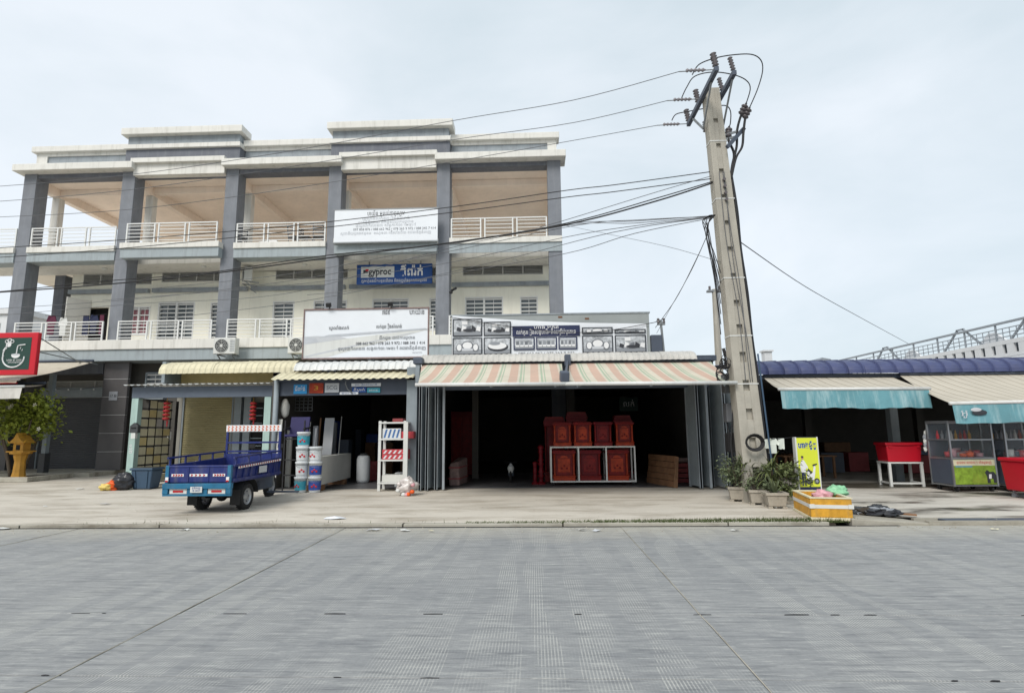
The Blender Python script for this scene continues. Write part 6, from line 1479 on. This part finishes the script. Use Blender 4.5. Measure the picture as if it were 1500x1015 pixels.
# ================================================================ THE MARKET ON THE RIGHT
MK = thing('market_hall', 'open dark market hall under a blue ribbed roof', 'market hall', (12, 16.5, .1))
prof = [(16.15, 3.1), (16.16, 3.2), (16.2, 3.29), (16.28, 3.37), (16.4, 3.43), (16.6, 3.48), (16.62, 3.49), (17.2, 3.55), (23, 4.0)]
corrugated('roof_sheet', M['blue_sheet'], MK, 6.15, 32, prof, .44, .06, 1.32, tile=True)
MB().box(6.2, 32, 16.3, 16.42, 2.98, 3.1).build('eave_beam', M['steel_dark'], MK)
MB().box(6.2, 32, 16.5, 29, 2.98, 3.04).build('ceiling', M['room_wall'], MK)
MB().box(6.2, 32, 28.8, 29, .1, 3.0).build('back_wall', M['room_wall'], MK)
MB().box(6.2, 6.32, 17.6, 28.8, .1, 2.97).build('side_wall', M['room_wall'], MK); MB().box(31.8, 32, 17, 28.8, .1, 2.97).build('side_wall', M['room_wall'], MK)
for k, x in enumerate((6.4, 10.35, 14.2, 18, 22, 26)): MB().box(x-.11, x+.11, 16.9, 17.12, .1, 2.97).build('column', M['steel_grey'], MK)
for k, x in enumerate((10.3, 14.4, 18.2)): MB().box(x-.12, x+.12, 22, 22.24, .1, 2.97).build('column', M['room_wall'], MK)
awning('cream market awning with a worn teal valance, left one above the dark hall', [(6.5, 16.28, 3.02), (10.05, 16.28, 2.99)], [(6.2, 14.6, 2.58), (9.83, 14.6, 2.55)], M['stripe_faint'], .05, valance=.46, vm=M['valance_teal'], group='cream market awnings')
A2 = awning('lower cream market awning reaching over the food carts at the right', [(10.2, 16.2, 3.02), (16.5, 16.2, 2.99)], [(9.5, 13.4, 2.13), (15.5, 13.4, 2.2)], M['stripe_faint'], .09, valance=.43, vm=M['valance_teal'], group='cream market awnings')
q = at(1429, 602, 13.33); 
MB().ball((at(1435, 604, 13.3).x, 13.3, at(1435, 604, 13.3).z), .13, 10, 6, (1.3, .08, .5)).build('printed_dish', M['print_dark'], A2); MB().ball((at(1430, 600, 13.28).x, 13.28, at(1430, 600, 13.28).z), .1, 10, 6, (1.2, .08, .45)).build('printed_dish', M['print_light'], A2)
text('អូ', .2, M['print_light'], A2, at(1413, 605, 13.28), width=.14)
# red cooler on a white stand
def cooler(label, w, d, h, loc, rz, stand):
    t = thing('cool_box', label, 'cool box', local=True); z0 = .62 if stand else .16
    MB().hexa([(-w*.93, -d*.93, z0), (w*.93, -d*.93, z0), (w*.93, d*.93, z0), (-w*.93, d*.93, z0), (-w, -d, z0+h), (w, -d, z0+h), (w, d, z0+h), (-w, d, z0+h)]).build('body', M['cooler_red'], t, bev=.03)
    MB().box(-w-.025, w+.025, -d-.025, d+.025, z0+h+.001, z0+h+.075).build('lid', M['cooler_red'], t, bev=.02)
    MB().box(-w*.45, w*.45, -d-.035, -d-.026, z0+h+.01, z0+h+.06).build('grip', M['red_paint'], t)
    for s in (-1, 1): MB().box(s*w*.8-.03, s*w*.8+.03, -d-.022, -d+.02, z0+h-.06, z0+h).build('latch', M['red_paint'], t)
    if stand:
        st = MB()
        for x in (-w*.9, w*.9):
            for y in (-d*.9, d*.9): st.box(x-.03, x+.03, y-.03, y+.03, 0, z0-.04)
        st.box(-w-.0, w+.0, -d, d, z0-.04, z0-.002).box(-w*.9+.03, w*.9-.03, -d*.9-.02, -d*.9+.02, .06, .1).box(-w*.9-.02, -w*.9+.02, -d*.9+.03, d*.9-.03, .06, .1).box(w*.9-.02, w*.9+.02, -d*.9+.03, d*.9-.03, .06, .1)
        st.build('stand', M['white_sheet'], t)
    else:
        for x in (-w*.75, w*.75):
            for y in (-d*.75, d*.75): MB().cyl((x-.025, y, .055), (x+.025, y, .055), .055, n=12).box(x-.02, x+.02, y-.02, y+.02, .1, z0).build('castor', M['print_grey'], t)
    place(t, loc, rz); return t
cooler('red cool box on a white steel stand under the market awning', .42, .32, .42, (9.62, 15.7, .1), -.12, True)
C2 = cooler('big red cool box on castors at the right edge, pale lettering on its front', .6, .42, .62, (10.86, 12.8, .075), -.05, False)
for k, (s, z) in enumerate((('ទឹកកក', .6), ('លក់ដុំរាយ', .42))): text(s, .12, M['bag_pink'], C2, (-.02, -.432, z), rot=(PI/2, 0, 0), width=.55-.1*k, bold=.002)
# food carts
def cart(label, loc, rz, poster):
    t = thing('food_cart', label, 'food cart', local=True); w, d = .5, .36; S_ = M['stainless']
    fr = MB()
    for x in (-w, w):
        for y in (-d, d): fr.box(x-.018, x+.018, y-.018, y+.018, .12, 1.62)
    for z in (.14, .76, 1.2, 1.6):
        for y in (-d, d): fr.box(-w+.018, w-.018, y-.015, y+.015, z-.015, z+.015)
        for x in (-w, w): fr.box(x-.015, x+.015, -d+.018, d-.018, z-.015, z+.015)
    fr.build('frame', S_, t)
    MB().box(-w+.02, w-.02, -d+.02, d-.02, .775, .79).build('counter', S_, t); MB().box(-w+.02, w-.02, -.05, d-.02, 1.19, 1.2).build('glass_shelf', M['pane'], t); MB().box(-w-.02, w+.02, -d-.02, d+.02, 1.618, 1.65).build('roof', S_, t, bev=.006)
    for a in ((-w+.02, w-.02, -d-.003, -d+.003, .8, 1.18), (-w+.02, w-.02, -d-.003, -d+.003, 1.22, 1.58), (-w-.003, -w+.003, -d+.02, d-.02, .8, 1.58), (w-.003, w+.003, -d+.02, d-.02, .8, 1.58)): MB().box(*a).build('pane', M['pane'], t)
    MB().box(-w+.02, w-.02, -d-.012, -d+.01, .17, .74).build('front_panel', M['grass_poster'] if poster else S_, t)
    MB().box(-w+.02, w-.02, d-.004, d+.01, .8, 1.58).build('back_panel', M['steel_dark'], t)  # dark sheet added behind the glass to make the cart's inside look dark
    for s in (-1, 1): MB().box(s*w-.01, s*w+.01, -d+.02, d-.02, .17, .74).build('end_panel', M['steel_dark'], t)
    if poster:
        MB().box(-w+.02, w-.02, -d-.016, -d-.0125, .6, .735).build('poster_sky', M['cream_sheet'], t); text('គុយទាវ សាច់គោ អាំងឆ្ងាញ់', .08, M['red_paint'], t, (0, -d-.018, .67), width=.8)
        MB().box(-w+.06, -.05, -d-.0165, -d-.0125, .56, .6).build('poster_band', M['valance_teal'], t)
        for k in range(14): blade_ = MB(); x = .0+.03*k; blade_.add([(x-.09, -d-.017, .2), (x-.07, -d-.017, .2), (x-.03+random.uniform(-.05, .05), -d-.017, .42+random.uniform(0, .12))], [(0, 1, 2)]); blade_.build('poster_grass', M['foliage'], t)
        MB().prism([(.26, .2), (.33, .2), (.33, .3), (.4, .3), (.41, .2), (.47, .2), (.48, .38), (.42, .46), (.34, .45), (.28, .5), (.22, .44), (.26, .36)], (0, -d-.0165, 0), (1, 0, 0), (0, 0, 1), (0, -.003, 0)).build('poster_cow', M['ink_dark'], t)
        MB().prism([(.3, .3), (.36, .3), (.37, .4), (.31, .4)], (0, -d-.0205, 0), (1, 0, 0), (0, 0, 1), (0, -.002, 0)).build('poster_cow', M['white_ink'], t)
    for x in (-w*.8, w*.8):
        for y in (-d*.8, d*.8): MB().cyl((x-.02, y, .06), (x+.02, y, .06), .06, n=12).box(x-.012, x+.012, y-.012, y+.012, .1, .14).build('castor', M['cable'], t)
    for k in range(16):
        x = random.uniform(-w+.1, w-.1); y = random.uniform(-.2, .25); h = random.uniform(.08, .2); MB().lathe(x, y, [(.05, .792), (.07, .8), (.08, .79+h), (.001, .79+h)], 10).build('bowl', M[random.choice(('plastic_white', 'bag_orange', 'steel_dark', 'bag_pink', 'pack_red'))], t, smooth=True)
    for k in range(8): x = -w+.1+.11*k; MB().lathe(x, .15, [(.03, 1.201), (.035, 1.21), (.035, 1.32), (.015, 1.37), (.015, 1.42), (.001, 1.42)], 8).build('bottle', M[random.choice(('plastic_white', 'red_paint', 'wood_orange', 'print_grey', 'gold'))], t, smooth=True)
    place(t, loc, rz); return t
cart('glass food cart with a green grass and cow poster on its front', (10.33, 14.45, .1), .02, True)
cart('stainless glass food cart at the right edge behind the big red cool box', (11.55, 14.35, .1), 0, False)
t = thing('seasoning_bag', 'pale bags hanging left of the cart with the grass poster', 'bags', at(1354, 645, 14.6))
for k in range(5): MB().ball(tuple(at(1356+random.uniform(-3, 3), 634+6*k, 14.9)), .055, 8, 6, (.7, .6, 1.3), .2).build('bag', M[('plastic_white', 'print_grey')[k % 2]], t)
# dim goods inside the hall
random.seed(31)
for k in range(12):
    x = random.uniform(7, 15); y = random.uniform(18.5, 26); boxed('market_crate', 'dim crate in the depth of the market hall', 'crate', x, x+random.uniform(.5, 1.1), y, y+.6, .12, .12+random.uniform(.3, .9), random.choice(('plank', 'steel_dark', 'bin_blue', 'crate_pink')), 'crates in the depth of the market hall')
t = thing('market_table', 'dim wooden market table left of the red cool box in the hall', 'table', (8.4, 18.2, .1))
MB().box(7.6, 9.2, 18, 18.8, .74, .78).build('top', M['plank'], t)
for x in (7.68, 9.12):
    for y in (18.06, 18.74): MB().box(x-.03, x+.03, y-.03, y+.03, .1, .74).build('leg', M['plank'], t)
t = thing('plastic_chair', 'dim small chair standing in front of the market table', 'chair', (8.0, 17.2, .1))
MB().box(7.8, 8.2, 17.1, 17.5, .5, .53).build('seat', M['galv'], t); MB().box(7.8, 8.2, 17.48, 17.51, .62, .95).build('backrest', M['galv'], t)
for x in (7.82, 8.18):
    for y in (17.12, 17.48): MB().cyl((x, y, .1), (x, y, .62 if y > 17.3 else .5), .014, n=6).build('leg', M['galv'], t)
# goods in the gap between pole and market
t = thing('stall_goods', 'white and orange goods stacked in the gap behind the utility pole', 'goods', (6.0, 18, .12))
for k in range(6): MB().box(5.35+.1*(k % 2), 5.95, 18, 18.4, .12+.42*k, .5+.42*k).build('pack', M[('gypsum', 'plank', 'plastic_white', 'bag_orange', 'gypsum', 'plastic_white')[k]], t, bev=.02)

# ================================================================ LEFT CORNER
bushy('leafy green bush with a few white flowers left of the dark shutter', at(30, 640, 19.4).x, 19.4, .2, 1.2, 2.6, 3800, 'foliage', .15, 'flowering_bush', 'bush', trunk=7, flowers=9, sq=.8)
q = at(27, 697, 19.0); x, y = q.x, 19.0
SH = thing('spirit_house', 'small yellow spirit house on a pillar beside the green bush', 'shrine', (x, y, .1))
MB().lathe(x, y, [(.26, .1), (.26, .22), (.2, .25), (.17, .4), (.15, .75), (.19, .9), (.2, .98), (.3, 1.0), (.32, 1.06), (.001, 1.06)], 8).build('pillar', M['shrine_yellow'], SH)
MB().box(x-.3, x+.3, y-.26, y+.26, 1.061, 1.1).build('platform', M['shrine_yellow'], SH)
MB().box(x-.17, x+.17, y-.14, y+.16, 1.101, 1.36).build('chamber', M['shrine_yellow'], SH); MB().box(x-.07, x+.07, y-.146, y-.139, 1.13, 1.3).build('doorway', M['black_gap'], SH)
MB().prism([(-.27, 0), (.27, 0), (.1, .16), (0, .34), (-.1, .16)], (x, y-.24, 1.361), (1, 0, 0), (0, 0, 1), (0, .48, 0)).build('roof', M['shrine_yellow'], SH)
for s in (-1, 1): MB().tube([(x+s*.25, y-.22, 1.37), (x+s*.33, y-.22, 1.46)], [.02, .008], 5).build('finial', M['gold'], SH)
pl_ = thing('planter_edge', 'low grey planter edge with soil under the green bush', 'planter', (at(10, 700, 18.6).x, 18.6, .1))
a, b = at(-20, 700, 18.6), at(44, 700, 18.6); MB().box(a.x, b.x, 18.5, 18.65, .1, .26).box(b.x-.14, b.x, 18.65, 20.4, .1, .26).build('edging', M['kerb'], pl_, bev=.015); MB().box(a.x, b.x-.14, 18.65, 20.4, .1, .2).build('soil', M['soil'], pl_)
# bin, rubbish bags, litter
q = at(214, 712, 16.05); x = q.x
t = thing('rubbish_bin', 'blue grey plastic bin standing below the lattice screen', 'bin', (x, 16.05, .105))
MB().hexa([(x-.24, 15.85, .105), (x+.24, 15.85, .105), (x+.24, 16.25, .105), (x-.24, 16.25, .105), (x-.31, 15.8, .62), (x+.31, 15.8, .62), (x+.31, 16.3, .62), (x-.31, 16.3, .62)]).build('body', M['bin_blue'], t, bev=.03)
MB().box(x-.33, x+.33, 15.77, 16.33, .621, .68).build('rim', M['bin_blue'], t, bev=.015); MB().box(x-.3, x+.3, 15.8, 16.3, .681, .69).build('lid', M['ac_dark'], t)
for k in (-.15, .15): MB().bar((x+k, 15.83, .15), (x+k*1.2, 15.79, .6), .03, .02).build('rib', M['bin_blue'], t)
bag('rubbish_bag', 'black rubbish bag slumped at the foot of the mint post', at(180, 716, 15.8).x, 15.8, .09, .27, (1.15, .9, .85), 'bag_black', knot=False, jit=.16)
bag('rubbish_bag', 'orange plastic bag lying between the black and the yellow bags', at(165, 718, 15.7).x, 15.7, .09, .19, (1.1, .9, .72), 'bag_orange', knot=False, jit=.18)
bag('rubbish_bag', 'pale yellow plastic bag at the left end of the rubbish bags', at(155, 719, 15.6).x, 15.6, .09, .14, (1.3, .9, .7), 'bag_yellow', knot=False, jit=.18)
sc2 = copy_tree([o for o in bpy.data.objects if o.name.startswith('motor_scooter')][0]); q = at(297, 670, 17.6); place(sc2, (q.x, 17.6, .12), -.5, 'scooter with a round mirror in the shade before the beige shutter')
a = at(281, 659, 17.4); MB().tube([a, a-Vector((-.05, 0, .22))], .01, 4).ball(tuple(a), .075, 10, 6, (1, .3, 1)).build('mirror', M['plastic_white'], sc2, smooth=True, off=sc2.location)
MB().tube([a+Vector((.05, 0, -.25)), a+Vector((.3, .1, -.2)), a+Vector((.62, .1, -.1))], .03, 6).build('handlebar', M['cable'], sc2, off=sc2.location)
random.seed(12)
for k, (px, py, m, l, s) in enumerate(((8, 770, 'plastic_white', 'flat white paper scrap at the left end of the kerb', .16), (272, 772, 'plastic_white', 'white crushed cup on the road below the cargo tricycle', .1), (547, 772, 'print_light', 'grey white plastic scrap by the kerb before the shelf rack', .13), (594, 773, 'plastic_white', 'white wrapper by the kerb below the bag of bottles', .1), (632, 774, 'cream_sheet', 'small cream paper bit by the kerb', .06), (852, 772, 'plastic_white', 'white paper ball in the kerb weeds', .09), (874, 773, 'print_light', 'flat pale scrap next to the white paper ball', .1), (1076, 773, 'plastic_white', 'white scrap at the kerb below the plant pots', .08), (490, 757, 'board_white', 'flat pale sheet lying on the apron before the paint shop', .22), (118, 717, 'plastic_white', 'white paper on the apron left of the rubbish bags', .14), (154, 738, 'print_light', 'pale flat patch of paper on the left apron', .14), (66, 741, 'plastic_white', 'small white litter bit on the left apron', .07), (1457, 771, 'cream_sheet', 'leaf like scrap by the drain at the far right', .07))):
    d = CR @ Vector(((px-750)/F, -(py-507.5)/F, -1)); zz = .055 if py > 765 else .09; tt = (zz-1.6)/d.z; x, y = d.x*tt, d.y*tt
    z = (gz(y) if y > 10.12 else .004)+.003
    if y <= 10.12: y = min(y, 9.88)
    n = 7; pts = []
    for j in range(n): a = 6.28*j/n; r = s*random.uniform(.6, 1.1); pts.append((x+r*math.cos(a), y+r*.6*math.sin(a), z+random.uniform(.002, .03)))
    mb = MB().add(pts+[(x, y, z+s*.22 if s < .25 else z+.01)], [(j, (j+1) % n, n) for j in range(n)])
    solo(mb, 'litter', M[m], l, 'litter', (x, y, z), 'litter along the kerb and apron')

# ================================================================ FAR BUILDINGS
FB = thing('gallery_building', 'long white building far right with a steel framed roof terrace', 'building', (34, 40, 0))
xf = 34.0
MB().box(xf+.02, xf+16, 36.0, 80, 0, 6.55).build('wall', M['far_white'], FB)
MB().box(xf-.25, xf, 36, 80, 6.1, 6.4).build('cornice', M['far_white'], FB)
mb = MB(); mb.box(xf, xf+.2, 36, 80, 6.56, 6.8).box(xf, xf+.2, 36, 80, 7.45, 7.75); mb.build('parapet', M['far_white'], FB)
y = 36.2
while y < 79:
    MB().box(xf+.01, xf+.19, y, y+.62, 6.802, 7.448).build('parapet_block', M['far_white'], FB); y += 1.0
MB().box(xf+.3, xf+.34, 36, 80, 6.56, 7.5).build('parapet_back', M['far_steel'], FB)
for k in range(15):
    y = 36.6+3.05*k; MB().box(xf+.05, xf+.15, y-.05, y+.05, 7.752, 8.95).build('steel_post', M['far_steel'], FB)
    for j in range(1, 5): MB().box(xf+.08, xf+.12, y+.05+j*.6-.02, y+.05+j*.6+.02, 7.752, 8.62).build('mesh_wire', M['far_steel'], FB)
MB().box(xf, xf+.18, 36, 80, 8.952, 9.1).build('top_beam', M['far_steel'], FB)
for z in (8.0, 8.3, 8.62): MB().box(xf+.07, xf+.13, 36, 80, z-.03, z+.03).build('mesh_rail', M['far_steel'], FB)
for k, y in enumerate((39.5, 46.2, 56, 69)):
    MB().prism([(-1.9, 0), (1.9, 0), (.35, 1.2), (-.35, 1.2)], (xf+2.5, y, 7.76), (0, 1, 0), (0, 0, 1), (.2, 0, 0)).build('roof_gable', M['far_white'], FB)
    g = MB()
    for a, b in (((-2.0, 0), (-.3, 1.5)), ((2.0, 0), (.3, 1.5)), ((-.4, 1.5), (.4, 1.5))): g.bar((xf+.15, y+a[0], 7.76+a[1]), (xf+.15, y+b[0], 7.76+b[1]), .12, .12)
    g.build('gable_trim', M['far_steel'], FB)
t = thing('water_tower', 'small pale tower block just right of the utility pole', 'tower', (16, 40, 0)); q = at(1125, 515, 38)
MB().box(q.x-.25, q.x+.25, 38, 38.5, 0, q.z).build('shaft', M['far_white'], t); MB().box(q.x-.33, q.x+.33, 37.9, 38.6, q.z, q.z+.1).build('cap', M['far_white'], t)
t = thing('far_roof', 'small grey roof peak over the blue market roof', 'roof', (22, 36, 0)); q = at(1214, 527, 36)
MB().prism([(-1.6, -1), (1.4, -1), (.1, .05), (-.4, .15)], (q.x, 36, q.z), (1, 0, 0), (0, 0, 1), (0, 3, 0)).build('roof', M['far_steel'], t); MB().box(q.x-1.4, q.x+1.2, 36.2, 39, 0, q.z-1).build('wall', M['far_white'], t)
t = thing('corner_house', 'pale low house seen past the left end of the row', 'house', (-33, 40, 0)); q = at(0, 440, 40)
MB().box(-48, q.x+1.5, 40, 50, 0, at(4, 460, 40).z).build('wall', M['far_white'], t); MB().box(-48.2, q.x+1.8, 39.8, 50, at(4, 460, 40).z, at(4, 460, 40).z+.4).build('cornice', M['far_white'], t)
